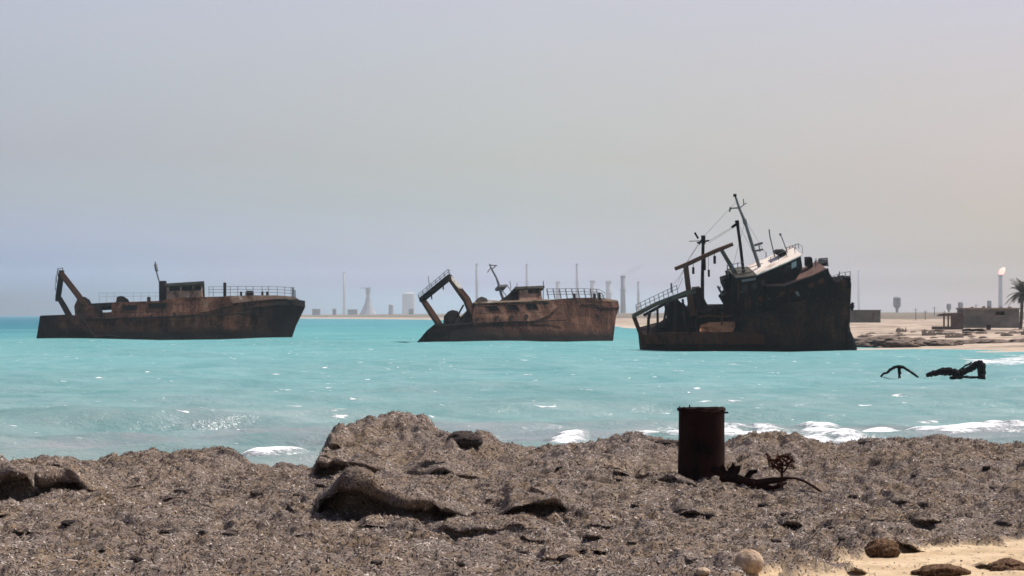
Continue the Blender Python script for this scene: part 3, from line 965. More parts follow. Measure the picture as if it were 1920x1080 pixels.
# ------------------------------------------------------------------ wrecked ships
class Ship:
    """local frame: u forward, v towards the beach, w up; L() puts a seen point at a chosen v into that frame"""
    def __init__(s, name, label, px, D, yaw, roll, pitch, cat='shipwreck', group='rusting trawler wrecks in the bay'):
        a, r, p = map(math.radians, (yaw, roll, pitch))
        U = Vector((math.cos(a) * math.cos(p), math.sin(a) * math.cos(p), math.sin(p)))
        V0 = Vector((math.sin(a), -math.cos(a), 0))
        W0 = Vector((-math.cos(a) * math.sin(p), -math.sin(a) * math.sin(p), math.cos(p)))
        V = V0 * math.cos(r) + W0 * math.sin(r)
        W = W0 * math.cos(r) - V0 * math.sin(r)
        s.U, s.V, s.W = U, V, W
        s.O = Vector(((px - CX) / F * D, D, 0))
        mat = Matrix((( U.x, -V.x, W.x, s.O.x), (U.y, -V.y, W.y, s.O.y), (U.z, -V.z, W.z, s.O.z), (0, 0, 0, 1)))
        s.root = empty(name, mat=mat)
        tag(s.root, label, cat, group)
    def L(s, px, py, v=0.0):
        d = ray(px, py)
        A = Matrix(((s.U.x, s.W.x, -d.x), (s.U.y, s.W.y, -d.y), (s.U.z, s.W.z, -d.z)))
        b = Vector((0, 0, H)) - s.O - s.V * v
        x = A.inverted() @ b
        return Vector((x[0], -v, x[1]))
    def P(s, pts, v): return [s.L(a, b, v) for a, b in pts]
    def hull(s, st, mat, depth=2.2, deck_drop=0.75, name='hull', nu=70):
        """st: rows (px, py of the rail, half breadth there, px, py at the waterline, half breadth there)"""
        st = np.array(st, float)
        k = np.concatenate([[0], np.cumsum(np.hypot(np.diff(st[:, 0]), np.diff(st[:, 1])))])
        kk = np.unique(np.concatenate([np.linspace(0, k[-1], nu), k]))
        S = np.stack([np.interp(kk, k, st[:, j]) for j in range(6)], -1)
        secs = []
        fr = np.linspace(0, 1, 9)
        for i, row in enumerate(S):
            d = s.L(row[0], row[1], row[2]); w = s.L(row[3], row[4], row[5])
            near = []
            for f in fr:
                p = d.lerp(w, f)
                fl = math.sin(f * math.pi)                      # flare: the side hollows a little
                hollow = (row[2] - row[5]) * 0.22 * fl
                dent = 0.05 * float(fbm(np.array([p.x * .5]), np.array([p.z * .8 + 3]), 17, 3)[0]) * fl
                p = Vector((p.x, p.y + hollow + dent, p.z))
                near.append(p)
            b = w + (w - d).normalized() * depth
            near.append(Vector((b.x, w.y * .75, b.z)))
            near.append(Vector((b.x, w.y * .1, b.z - .3)))
            far = [Vector((p.x, -p.y, p.z)) for p in reversed(near)]
            # inside of the bulwark and deck
            inn = [Vector((d.x, (d.y) * 0.965 + .02, d.z)), Vector((d.x, d.y * 0.96 + .02, d.z - deck_drop))]
            inn2 = [Vector((p.x, -p.y, p.z)) for p in reversed(inn)]
            secs.append(near + far + inn2 + inn[::-1])
        m = MB()
        m.grid(secs, close=True)
        n = len(secs[0])
        m.add(secs[0], [tuple(range(n))])
        m.add(secs[-1], [tuple(range(n - 1, -1, -1))])
        return m.build(name, mat, s.root)
    def house(s, poly, v0, v1, mat, name, holes=(), thick=0.08, interior=True, parent=None, wall_far=True):
        """a deckhouse: near wall with openings, far wall, and a strip of plates for ends, roof and floor"""
        m = MB()
        near = s.P(poly, v0)
        hs = [s.P(h, v0) for h in holes]
        m.slab(near, (0, thick, 0), hs)
        far = [Vector((p.x, -v1, p.z)) for p in near]
        m.slab(far, (0, -thick, 0))
        n = len(near)
        c = sum(near, Vector()) / n
        for i in range(n):
            a, b = near[i], near[(i + 1) % n]
            ia, ib = a.lerp(c, .02), b.lerp(c, .02)
            y0, y1 = -v0 + thick + .002, -v1 - thick - .002
            vs_ = []
            for (p_, q_) in ((a, ia), (b, ib)):
                for y in (y0, y1):
                    vs_ += [Vector((p_.x, y, p_.z)), Vector((q_.x, y, q_.z))]
            m.add(vs_, [(0, 2, 6, 4), (1, 5, 7, 3), (0, 4, 5, 1), (2, 3, 7, 6)])
        o = m.build(name, mat, parent or s.root, solid=False)
        return o
    def frames(s, holes, v, mat, parent, r=.045, name='window_frame'):
        for h in holes:
            m = MB()
            pts = s.P(h, v + .02)
            n = len(pts)
            for i in range(n):
                m.tube([pts[i], pts[(i + 1) % n]], r, 4)
            m.build(name, mat, parent)
    def panes(s, holes, v, parent):
        for h in holes:
            c0 = (sum(p[0] for p in h) / len(h), sum(p[1] for p in h) / len(h))
            s.prism([(c0[0] + (p[0] - c0[0]) * 1.12, c0[1] + (p[1] - c0[1]) * 1.15) for p in h], v, v - .04, M['interior'], 'window', parent)  # dark sheet behind the opening, stands in for the unlit interior
    def porthole(s, px, py, v, parent, r=.15):
        c = s.L(px, py, v)
        m = MB()
        n = 14
        for k in range(n):
            a0, a1 = 2 * math.pi * k / n, 2 * math.pi * (k + 1) / n
            m.tube([c + Vector((math.cos(a0) * r, -.03, math.sin(a0) * r)), c + Vector((math.cos(a1) * r, -.03, math.sin(a1) * r))], .03, 4)
        ring = m.build('porthole', M['rust_dark'], parent)
        m = MB()
        m.slab([c + Vector((math.cos(2 * math.pi * k / n) * r, -.02, math.sin(2 * math.pi * k / n) * r)) for k in range(n)], (0, .015, 0))
        m.build('pane', M['interior'], ring)
    def prism(s, poly, v0, v1, mat, name, parent=None):
        m = MB()
        m.slab(s.P(poly, v0), (0, v0 - v1, 0))
        return m.build(name, mat, parent or s.root)
    def tube(s, pts, r, mat, name, n=8, parent=None, flat=None, v=0):
        m = MB()
        m.tube([s.L(p[0], p[1], p[2] if len(p) > 2 else v) for p in pts], r, n, flat)
        return m.build(name, mat, parent or s.root)
    def tubes(s, lines, mat, name, n=6, parent=None):
        if name in ('stanchion', 'hanging_block', 'mast_fitting', 'torn_plating', 'jackstaff', 'mast_arm', 'mast_stay', 'hanging_cable', 'rigging', 'rubbing_strake', 'anchor', 'yard'):
            for pts, r in lines:
                m = MB()
                m.tube([s.L(*p) for p in pts], r, n)
                m.build(name, mat, parent or s.root)
            return
        m = MB()
        for pts, r in lines:
            m.tube([s.L(*p) for p in pts], r, n)
        return m.build(name, mat, parent or s.root)

def ship_one():
    s = Ship('trawler_wreck', 'long rusty trawler wreck lying apart in open water with a black bow', 320, 327, 5, 24, 0)
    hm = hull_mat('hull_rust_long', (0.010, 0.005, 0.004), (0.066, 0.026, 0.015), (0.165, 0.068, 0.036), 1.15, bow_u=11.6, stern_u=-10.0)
    cm = hull_mat('cabin_rust_long', (0.014, 0.006, 0.0045), (0.105, 0.042, 0.026), (0.25, 0.115, 0.068), -3.0, pale=(.30, .22, .15))
    s.hull([(75, 592, 2.3, 68, 636, 2.2), (80, 591.5, 2.5, 75, 636, 2.4), (120, 590, 2.9, 118, 637, 2.9), (200, 594, 3.0, 198, 637, 3.0), (300, 591, 3.0, 298, 637, 3.0),
            (360, 586, 3.0, 356, 638, 2.95), (425, 570, 2.9, 415, 638, 2.6), (470, 564.5, 2.55, 455, 638, 1.95), (518, 560.5, 1.85, 497, 638, 1.15), (550, 560.5, 1.1, 525, 638, .55), (572, 564, .1, 545, 638, .05)], hm)
    # low cabin flush with the side
    wins = [[(229, 572.5), (257, 572), (257, 581), (230, 581.5)], [(278, 568.5), (313, 567.5), (313, 578), (279, 579)]]
    cab = s.house([(209, 596), (209, 567), (300, 564), (330, 558.5), (428, 555.5), (438, 572), (372, 588), (330, 592)], 3.06, -2.7, cm, 'cabin', wins)
    s.panes(wins, 2.85, cab)
    s.frames(wins, 3.06, M['rust'], cab)
    for px, py in ((247, 597.5), (283.5, 594.5), (327, 590)):
        s.porthole(px, py, 3.04, cab, .2)
    s.tube([(130, 594, 3.0), (197, 597.5, 3.07), (300, 595, 3.07), (372, 591, 3.07), (442, 588, 2.85), (470, 585, 2.45)], .07, M['rust_dark'], 'rubbing_strake', 6)
    # awning beam running aft and the broken side plate beneath it
    s.prism([(170, 569), (209, 567), (209, 572), (174, 574)], 2.9, 1.6, M['rust_dark'], 'awning')
    s.prism([(176, 574), (188, 573), (195, 590), (185, 590)], 2.95, 2.85, M['rust_dark'], 'side_plate')
    s.prism([(193, 586), (209, 585), (209, 597), (193, 597)], 3.0, 2.9, M['rust'], 'side_plate')
    # wheelhouse
    ww = [[(318, 537.5), (337, 537), (337, 545), (318, 545.5)], [(341, 537), (360, 536.5), (360, 544.5), (341, 545)], [(364, 536.3), (377, 536), (377, 544), (364, 544.3)]]
    wh = s.house([(312, 561), (312, 534), (380, 532), (378, 557)], 2.3, -1.8, M['rust_tan'], 'wheelhouse', ww)
    s.panes(ww, 2.1, wh)
    s.frames(ww, 2.3, M['rust'], wh, .035)
    s.prism([(309, 531.5), (383, 527), (383, 532.5), (309, 536.5)], 2.65, -2.3, M['olive'], 'roof', wh)
    s.prism([(298, 562), (298, 529), (301, 526.5), (312, 526.5), (311, 562)], 1.2, .2, M['rust_dark'], 'funnel')
    mast = s.tubes([([(299, 529, .7), (294, 512, .7), (291, 491, .7)], .09)], M['grey_steel'], 'mast')
    s.tube([(294, 508, .7), (291.5, 496, .7)], .2, M['grey_steel'], 'mast_lamp', 6, mast)
    s.prism([(217, 567), (219, 557), (226, 554.5), (232, 556), (240, 561), (243, 566)], 2.4, .8, M['rust_dark'], 'winch')
    s.tube([(279, 564, 2), (279, 558, 2)], .22, M['rust_dark'], 'vent', 8)
    # forecastle: pale rusty bulwark, bitts, mast stump, rails
    s.prism([(425, 571), (426, 555), (478, 553.5), (520, 553.8), (552, 556), (560, 561), (518, 561.5), (470, 565.5)], 1.35, 1.15, M['rust_tan'], 'forecastle_bulwark')
    s.tube([(421.5, 556, 1.2), (421.5, 531, 1.2)], .19, M['rust_dark'], 'mast_stump', 8)
    s.prism([(460, 555), (460, 548), (463, 545), (473, 545), (476, 548), (476, 555)], 1.1, .2, M['rust_dark'], 'windlass')
    for x in (452, 492, 501):
        s.tube([(x, 556, 1.2), (x, 547.5, 1.2)], .14, M['rust_dark'], 'bollard', 8)
    lines = []
    for x in (392, 400, 432, 446, 462, 475, 492, 504, 520, 534, 546, 551):
        lines.append(([(x, 556, 1.25), (x - .5, 537.5, 1.25)], .035))
    for y in (537.5, 543, 548.5):
        lines.append(([(392, y, 1.25), (470, y - .5, 1.25), (520, y, 1.25), (551, y + 2, 1.1)], .025))
    s.tubes(lines, M['grey_steel'], 'railing', 5)
    s.tubes([([(549, 560, .9), (549, 540, .9)], .1), ([(553.5, 561, .9), (553, 544, .9)], .08)], M['grey_steel'], 'jackstaff')
    lines = []
    for x in (186, 200, 214, 250, 264, 279, 292):
        lines.append(([(x, 567, 2.6), (x, 549.5, 2.6)], .02))
    for y in (549.5, 556):
        lines.append(([(186, y, 2.6), (298, y - 1, 2.6)], .015))
    s.tubes(lines, M['grey_steel'], 'railing', 4)
    # stern gantry
    g = s.tube([(115, 513, 2.7), (148, 556, 2.7), (166, 584, 2.7)], [.38, .42, .5], M['rust'], 'gantry', 4)
    s.tube([(110, 557, -2.6), (121, 576, -2.6), (134, 600, -2.6)], [.36, .42, .45], M['rust_dark'], 'gantry_leg', 4, g)
    s.tube([(115.5, 512, 2.9), (108.5, 560, -2.9)], .52, M['rust_dark'], 'crossbeam', 4, g, (1, .8))
    s.prism([(141, 594), (139, 574), (147, 556), (160, 557), (170, 568), (196, 592)], 2.9, 2.7, M['rust'], 'gusset_plate', g)
    s.prism([(148, 561), (158, 556), (168, 562), (172, 570), (160, 572)], 2.95, 2.3, M['rust_dark'], 'winch')
    s.tubes([([(108.5, 518, 2.2), (108.5, 503.5, 2.2)], .06), ([(117.5, 515, 2.6), (117.5, 502, 2.6)], .06), ([(108.5, 504, 2.2), (117.5, 503, 2.6)], .04),
             ([(106, 530, 1), (105.5, 516, 1)], .05), ([(104, 545, -1), (103.5, 530, -1)], .05), ([(103.5, 530, -1), (105.5, 516, 1), (108.5, 504, 2.2)], .03)], M['grey_steel'], 'gantry_railing', 5, g)
    # wreckage trailing over the side
    s.tubes([([(150, 596, 3.06), (163, 608, 3.1), (168, 622, 3.06), (178, 630, 3.1)], .09), ([(178, 632, 3.1), (200, 627, 3.1), (214, 631, 3.05), (226, 633, 3.0)], .08),
             ([(140, 612, 3.0), (158, 616, 3.1), (172, 628, 3.1)], .07), ([(196, 586, 3.04), (196, 604, 3.06)], .06)], M['rust_dark'], 'hanging_cable', 6)
ship_one()

def ship_two():
    s = Ship('trawler_wreck', 'brown rusty trawler wreck with three cabin windows and a square stern gantry', 970, 296, 24, 24, 1)
    hm = hull_mat('hull_rust_middle', (0.014, 0.007, 0.0055), (0.066, 0.028, 0.018), (0.145, 0.068, 0.042), 1.0, stern_u=-3.5, pale=(.12, .10, .08))  # stern_u paints the shading of the curved stern into the colour
    cm = hull_mat('cabin_rust_middle', (0.018, 0.009, 0.007), (0.10, 0.046, 0.030), (0.24, 0.13, 0.082), -3.0, pale=(.26, .20, .145))
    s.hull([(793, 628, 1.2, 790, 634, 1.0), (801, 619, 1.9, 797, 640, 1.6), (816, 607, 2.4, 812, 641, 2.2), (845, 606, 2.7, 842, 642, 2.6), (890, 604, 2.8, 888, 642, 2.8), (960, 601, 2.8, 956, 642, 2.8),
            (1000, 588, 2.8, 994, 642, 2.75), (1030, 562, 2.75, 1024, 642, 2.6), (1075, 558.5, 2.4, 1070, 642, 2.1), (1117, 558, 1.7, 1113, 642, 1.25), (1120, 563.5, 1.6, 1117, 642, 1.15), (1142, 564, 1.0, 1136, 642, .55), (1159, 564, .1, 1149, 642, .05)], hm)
    def z(a, b): return (760 + a * .22917, 470 + b * .22917)
    wins = [[z(655, 452), z(745, 447), z(778, 492), z(690, 499)], [z(818, 440), z(905, 436), z(938, 488), z(845, 494)], [z(975, 432), z(1062, 428), z(1090, 480), z(1002, 487)]]
    cab = s.house([(887, 609), (886, 590), (893, 566), (936, 564.5), (1032, 562), (1046, 574), (1030, 590), (1004, 601)], 2.86, -2.4, cm, 'cabin', wins)
    s.panes(wins, 2.62, cab)
    s.frames(wins, 2.86, M['rust'], cab)
    for a, b in ((585, 565), (745, 550), (870, 545), (990, 540)):
        s.porthole(*z(a, b), 2.9, cab, .19)
    s.tube([(818, 611, 2.5), (845, 609, 2.78), (890, 606, 2.88), (960, 603, 2.9), (1004, 603, 2.88), (1060, 600, 2.6)], .055, M['rust_dark'], 'rubbing_strake', 6)
    s.prism([(888, 566.5), (936, 564), (1030, 561), (1031, 563.5), (936, 567), (889, 569)], 2.98, -2.5, M['rust_tan'], 'cabin_roof', cab)
    ww = [[z(1005, 322), z(1045, 320), z(1047, 348), z(1007, 350)], [z(1052, 320), z(1090, 318), z(1092, 346), z(1054, 348)]]
    wh = s.house([(974, 564), (974, 541), (1014, 540), (1017, 562.5)], 1.9, -1.6, M['rust_tan'], 'wheelhouse', ww)
    s.panes(ww, 1.7, wh)
    s.frames(ww, 1.9, M['rust'], wh, .03)
    s.prism([(966, 537.5), (1021, 535.5), (1021, 539.8), (966, 541.5)], 2.2, -2.0, M['olive'], 'roof', wh)
    s.prism([(935, 565), (952, 553), (967, 541.5), (976, 543), (976, 564)], 1.5, .9, M['rust_dark'], 'stair_casing')
    s.prism([(894, 566), (896, 559), (903, 556), (912, 559), (917, 566)], 2.0, 1.0, M['olive'], 'hatch')
    mast = s.tube([(946, 566, .4), (940, 552, .4), (936, 536, .4), (931, 521.5, .4), (921.6, 504, .4), (918, 495, .4)], [.16, .15, .13, .1, .09, .07], M['grey_steel'], 'mast')
    s.tubes([([(917, 497, .4), (932, 498, .4)], .06), ([(920, 502, .4), (914, 511, .4)], .05), ([(922, 505, .4), (929, 499, .4)], .06)], M['grey_steel'], 'mast_arm', 5, mast)
    s.prism([(934, 534.5), (952, 533), (951, 537), (936, 538.5)], .9, -.1, M['grey_steel'], 'mast_platform', mast)
    s.tubes([([(950, 534, .4), (960, 548, .4)], .05), ([(936, 537, .4), (955, 562, .4)], .05), ([(958, 541, .8), (956, 527, .8)], .04), ([(970, 540, .8), (969, 531, .8)], .04)], M['grey_steel'], 'mast_stay', 5, mast)
    s.tubes([([(1018.5, 563, 1.7), (1019, 527, 1.7)], .05)], M['grey_steel'], 'aerial', 5)
    # forecastle
    s.prism([(1117, 561), (1119, 557.5), (1132, 559), (1158, 563), (1158, 565), (1120, 565)], 1.05, .9, M['rust_tan'], 'forecastle_bulwark')
    lines = []
    for i in range(9):
        x = 1027 + i * 11.6
        lines.append(([(x + 2, 560, 1.75), (x - 1.5, 542, 1.75)], .06))
    for y in (541.5, 547, 552):
        lines.append(([(1024, y, 1.75), (1090, y - .5, 1.75), (1124, y + 1, 1.5), (1134, y + 8, 1.2)], .03))
    lines.append(([(1133, 560, 1.2), (1128, 549, 1.2)], .05))
    s.tubes(lines, M['grey_steel'], 'railing', 5)
    for x, y in ((1077, 551), (1115, 551), (1124, 550)):
        s.tube([(x, 561, 1.4), (x - .5, y, 1.4)], .15, M['rust_dark'], 'bollard', 8)
    # gantry
    g = s.tube([(842, 519, 2.5), (858, 540, 2.5), (875, 562, 2.5), (887, 592, 2.5)], [.30, .36, .42, .44], M['rust'], 'gantry', 4)
    s.tube([(792, 561, -2.4), (806, 582, -2.4), (826, 612, -2.4)], [.30, .36, .36], M['rust'], 'gantry_leg', 4, g)
    s.tube([(844.5, 518.5, 2.7), (789.5, 563, -2.6)], .33, M['rust_dark'], 'crossbeam', 4, g)
    s.prism([(846, 517), (864, 534), (866, 541), (860, 540), (848, 526)], 3.0, 2.92, M['white_paint'], 'painted_plate', g)
    lines = []
    for i in range(8):
        f = i / 7
        x, y, v = 786 + (842 - 786) * f, 561 + (514 - 561) * f, -2.5 + 5 * f
        lines.append(([(x + 1.5, y + 4, v), (x - 2, y - 9, v)], .05))
    for k in (-9, -4):
        lines.append(([(784, 561 + k, -2.5), (840, 514 + k, 2.5), (845, 517 + k, 2.6)], .03))
    lines.append(([(806, 545, -.5), (803, 518, -.5)], .04))
    s.tubes(lines, M['grey_steel'], 'gantry_railing', 4, g)
    s.tubes([([(831, 531, 1.2), (831, 543, 1.2)], .07), ([(809, 549, -.6), (809.5, 561, -.6)], .07)], M['rust_dark'], 'hanging_block', 6, g)
    s.prism([(838, 608), (840, 584), (848, 581), (858, 583), (862, 592), (868, 600), (870, 608)], 1.4, .2, M['rust_dark'], 'winch')
    s.tubes([([(869, 572, 1.8), (858, 592, 1.8), (850, 604, 1.8)], .1)], M['rust_dark'], 'brace')
    s.prism([(870, 590), (880, 580), (888, 578), (888, 607), (866, 607)], 2.2, 1.4, M['rust_dark'], 'aft_casing')
M['rust_tan2'] = rust_mat('rust_cabin_brown', (0.026, 0.013, 0.010), (0.125, 0.064, 0.043), (0.26, 0.16, 0.11), pale=(0.22, 0.18, 0.135))
ship_two()

def ship_three():
    s = Ship('trawler_wreck', 'blackened trawler wreck with tall masts and its bow tilted up beside the sandy shore', 1400, 224, 4, -11, 13)
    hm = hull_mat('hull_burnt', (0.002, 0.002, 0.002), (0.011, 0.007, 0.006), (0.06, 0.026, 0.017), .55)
    def z(a, b): return (1170 + a * .30565, 350 + b * .30565)
    s.hull([(1204, 628, 1.1, 1206, 655, 1.0), (1212, 627, 1.5, 1213, 656, 1.4), (1250, 626, 2.3, 1250, 657, 2.2), (1310, 626, 2.6, 1310, 658, 2.6), (1374, 625, 2.7, 1374, 659, 2.6), (1384, 600, 2.7, 1384, 659, 2.6),
            (1440, 583, 2.7, 1440, 660, 2.5), (1480, 570, 2.6, 1480, 661, 2.2), (1520, 554, 2.3, 1520, 661, 1.7), (1560, 533, 1.5, 1562, 662, .95), (1580, 525, .8, 1582, 662, .4), (1594, 520, .12, 1592, 662, .08)], hm, 1.8, .55)
    # bulbous foot of the stem
    m = MB()
    pts = [s.L(1588, 606, .1), s.L(1589, 622, .1), s.L(1592, 638, .1), s.L(1594, 650, .1), s.L(1594, 670, .1)]
    m.tube(pts, [.16, .26, .42, .52, .56], 10)
    m.build('stem_foot', M['burnt'], s.root, True)
    # red lower plating at the stern
    s.prism([z(128, 912), z(240, 896), z(700, 893), z(860, 905), z(860, 965), z(700, 968), z(135, 965)], 2.75, 2.62, M['rust_red'], 'side_plating')
    # after deck lit by the sun: low hatch cover, open to the sky
    m = MB()
    q = [s.L(*z(462, 897), 2.5), s.L(*z(690, 897), 2.5), s.L(*z(686, 826), .9), s.L(*z(520, 832), .9), s.L(*z(470, 850), 1.2)]
    m.slab(q, (0, 0, -.15))
    m.build('hatch_cover', M['rust_orange'], s.root)
    # transom edge and aft gallows frame
    s.tube([(*z(60, 795), 1.4), (*z(92, 880), 1.5), (*z(122, 975), 1.6)], [.22, .2, .2], M['rust_red'], 'stern_post', 4)
    s.tube([(*z(52, 795), 1.5), (*z(200, 718), 1.5), (*z(385, 648), 1.5), (*z(440, 640), 1.5)], [.2, .19, .19, .2], M['olive'], 'upper_deck_edge', 4)
    s.tube([(*z(120, 790), -1.6), (*z(300, 690), -1.6), (*z(440, 650), -1.6)], .14, M['rust_dark'], 'upper_deck_edge', 4)
    lines = []
    for i in range(10):
        f = i / 9
        a, b = 80 + 250 * f, 765 - 120 * f
        lines.append(([(*z(a, b + 10), 1.5), (*z(a - 8, b - 42), 1.5)], .035))
    for k in (-40, -18):
        lines.append(([(*z(72, 765 + k), 1.5), (*z(325, 645 + k), 1.5)], .025))
    lines.append(([(*z(292, 650), 1.5), (*z(290, 592), 1.5)], .09))
    lines.append(([(*z(330, 630), 1.5), (*z(360, 560), 1.5)], .02))
    s.tubes(lines, M['grey_steel'], 'railing', 4)
    # stern deck clutter: winch drum, stanchions
    s.prism([z(180, 905), z(245, 855), z(285, 830), z(270, 760), z(290, 705), z(330, 690), z(372, 735), z(400, 750), z(400, 912)], 1.0, -.8, M['burnt'], 'winch')
    s.prism([z(400, 912), z(400, 740), z(440, 720), z(520, 735), z(620, 735), z(712, 745), z(712, 850), z(640, 845), z(500, 850), z(470, 860), z(465, 908)], -.7, -1.7, M['burnt'], 'trawl_winch')
    s.tubes([([(*z(148, 905), 1.2), (*z(150, 820), 1.2), (*z(158, 775), 1.2)], .12), ([(*z(208, 880), 1.0), (*z(205, 745), 1.0)], .1), ([(*z(240, 860), 1.0), (*z(262, 720), 1.0)], .09), ([(*z(315, 905), 1.6), (*z(315, 700), 1.6)], .13),
             ([(*z(380, 910), 1.7), (*z(360, 690), 1.7)], .1), ([(*z(445, 900), 1.8), (*z(445, 760), 1.8)], .08), ([(*z(545, 830), .6), (*z(560, 750), .6)], .08)], M['rust_dark'], 'stanchion', 6)
    # gallows: two legs and a long crossbeam
    g = s.tube([(*z(312, 505), .2), (*z(400, 470), .2), (*z(560, 395), .2), (*z(668, 352), .2)], [.17, .2, .2, .17], M['rust_red2'], 'gallows_beam', 4)
    s.tube([(*z(378, 480), .2), (*z(392, 600), .2), (*z(420, 790), .2)], [.26, .26, .32], M['rust_red2'], 'gallows_leg', 4, g)
    s.tube([(*z(598, 388), .2), (*z(640, 460), .2), (*z(690, 545), .2)], [.2, .21, .25], M['olive'], 'gallows_leg', 4, g)
    s.tubes([([(*z(425, 465), .2), (*z(425, 530), .2)], .02), ([(*z(425, 495), .2), (*z(425, 535), .2)], .10), ([(*z(555, 400), .2), (*z(555, 470), .2)], .02), ([(*z(556, 425), .2), (*z(556, 472), .2)], .11),
             ([(*z(518, 420), .2), (*z(518, 520), .2)], .018), ([(*z(520, 510), .2), (*z(521, 552), .2)], .09)], M['burnt'], 'hanging_block', 6, g)
    # after mast
    am = s.tube([(*z(480, 745), -.3), (*z(482, 520), -.3), (*z(486, 310), -.3)], [.16, .13, .12], M['burnt'], 'after_mast', 8)
    s.tubes([([(*z(448, 345), -.3), (*z(522, 330), -.3)], .07), ([(*z(486, 300), -.3), (*z(487, 350), -.3)], .18), ([(*z(455, 318), -.3), (*z(434, 282), -.3)], .085), ([(*z(400, 335), -.3), (*z(470, 332), -.3)], .03), ([(*z(462, 355), -.3), (*z(475, 325), -.3)], .06),
             ([(*z(489, 440), -.2), (*z(490, 512), -.2)], .17)], M['burnt'], 'mast_fitting', 6, am)
    s.prism([z(428, 770), z(425, 625), z(470, 620), z(495, 690), z(520, 740), z(520, 770)], -.2, -.9, M['rust_dark'], 'mast_house')
    s.tubes([([(*z(460, 345), -.3), (*z(400, 440), .2), (*z(330, 590), 1.2)], .018), ([(*z(522, 332), -.3), (*z(660, 250), 0)], .016), ([(*z(520, 345), -.3), (*z(690, 240), 0)], .014), ([(*z(305, 600), 1.2), (*z(380, 490), .3)], .014)], M['grey_steel'], 'rigging', 4)
    # boat deck post and main mast
    s.tubes([([(*z(735, 540), .3), (*z(715, 370), .3), (*z(694, 215), .3)], .12), ([(*z(660, 250), .3), (*z(700, 222), .3)], .10), ([(*z(692, 208), .3), (*z(697, 235), .3)], .16)], M['burnt'], 'derrick_post', 8)
    mm = s.tube([(*z(830, 490), 0), (*z(790, 370), 0), (*z(742, 215), 0), (*z(708, 135), 0), (*z(690, 80), 0), (*z(680, 48), 0)], [.15, .14, .12, .10, .09, .07], M['grey_steel'], 'main_mast', 8)
    s.tubes([([(*z(645, 150), 0), (*z(660, 132), 0), (*z(705, 130), 0)], .06), ([(*z(648, 155), 0), (*z(652, 125), 0)], .06), ([(*z(708, 130), 0), (*z(735, 112), 0), (*z(732, 75), 0)], .045), ([(*z(732, 112), 0), (*z(752, 100), 0)], .035)], M['grey_steel'], 'yard', 5, mm)
    s.tubes([([(*z(679, 62), 0), (*z(682, 45), 0)], .13)], M['burnt'], 'mast_lamp', 8, mm)
    s.tubes([([(*z(738, 200), 0), (*z(744, 228), 0)], .16)], M['grey_steel'], 'mast_collar', 8, mm)
    s.tubes([([(*z(800, 360), .3), (*z(850, 345), .3)], .10), ([(*z(800, 395), .3), (*z(852, 385), .3)], .08), ([(*z(825, 345), .3), (*z(835, 400), .3)], .05), ([(*z(790, 372), 0), (*z(808, 400), .3)], .08)], M['grey_steel'], 'radar', 6, mm)
    s.tubes([([(*z(890, 262), .5), (*z(896, 310), .5), (*z(925, 430), .5)], .05)], M['grey_steel'], 'aerial', 6)
    s.tubes([([(*z(958, 290), .5), (*z(975, 330), .5), (*z(1003, 405), .5)], .04), ([(*z(957, 287), .5), (*z(961, 299), .5)], .09)], M['grey_steel'], 'aerial', 6)
    # superstructure, stepped up towards the bow
    s.prism([z(612, 775), z(628, 740), z(598, 690), z(630, 650), z(612, 610), z(606, 572), z(645, 560), z(640, 535), z(690, 525), z(740, 560), z(905, 530), z(905, 830), z(690, 860), z(640, 830)], -.6, -2.0, M['burnt'], 'aft_bulkhead')
    def top(near, v0, v1, lift, mat, name, parent=None):
        """a roof sheet lying on a house: its near edge and the same edge on the far side"""
        m = MB()
        a = [s.L(p_[0], p_[1], v0) + Vector((0, 0, lift)) for p_ in near]
        b = [Vector((p_.x, -v1, p_.z)) for p_ in a]
        for i in range(len(a) - 1):
            m.slab([a[i], a[i + 1], b[i + 1], b[i]], (0, 0, -.09))
        return m.build(name, mat, parent or s.root, solid=False)
    dh = s.prism([z(690, 562), z(815, 547), z(1085, 430), z(1095, 500), z(1060, 560), z(900, 640), z(900, 760), z(690, 830)], 1.75, -1.7, M['burnt'], 'deckhouse')
    # bridge windows and its roof
    for a, b, w in ((1028, 468, 30), (1062, 452, 18), (985, 492, 22)):
        s.prism([z(a, b), z(a + w, b - 14), z(a + w, b + 22), z(a, b + 36)], 1.82, 1.77, M['pane'] if a == 1028 else M['interior'], 'window', dh)
    top([z(815, 543), z(900, 508), z(1000, 466), z(1092, 422)], 1.95, -1.95, .06, M['white_paint'], 'bridge_roof', dh)
    top([z(686, 560), z(750, 554), z(813, 546)], 1.9, -1.9, .05, M['olive'], 'after_roof', dh)
    s.prism([z(925, 412), z(945, 398), z(990, 395), z(1000, 412), z(960, 432)], -.2, -1.2, M['burnt'], 'roof_locker')
    s.tubes([([(*z(1000 + 18 * i, 402 - 6 * i), -1.6), (*z(996 + 18 * i, 372 - 6 * i), -1.6)], .03) for i in range(5)] + [([(*z(996, 375), -1.6), (*z(1070, 350), -1.6), (*z(1094, 368), 0), (*z(1094, 412), 1.8)], .03)], M['grey_steel'], 'roof_railing', 4)
    s.tubes([([(*z(870, 440), -1), (*z(872, 400), -1)], .03), ([(*z(850, 470), 1.5), (*z(700, 520), 1.5)], .03)], M['grey_steel'], 'roof_railing', 4)
    # forward house with its brown top
    fh = s.prism([z(875, 609), z(985, 606), z(1160, 545), z(1236, 508), z(1268, 540), z(1300, 600), z(1330, 700), z(880, 740)], 2.3, -.9, M['burnt'], 'forward_house')
    top([z(872, 607), z(985, 604), z(1160, 542), z(1240, 504)], 2.36, -1.0, .03, M['house_top'], 'house_top', fh)
    m = MB()
    m.slab([s.L(*p_, 2.38) for p_ in (z(1238, 506), z(1252, 500), z(1272, 566), z(1262, 570))], (0, .1, 0))
    m.build('corner_plate', M['rust_dark'], fh)
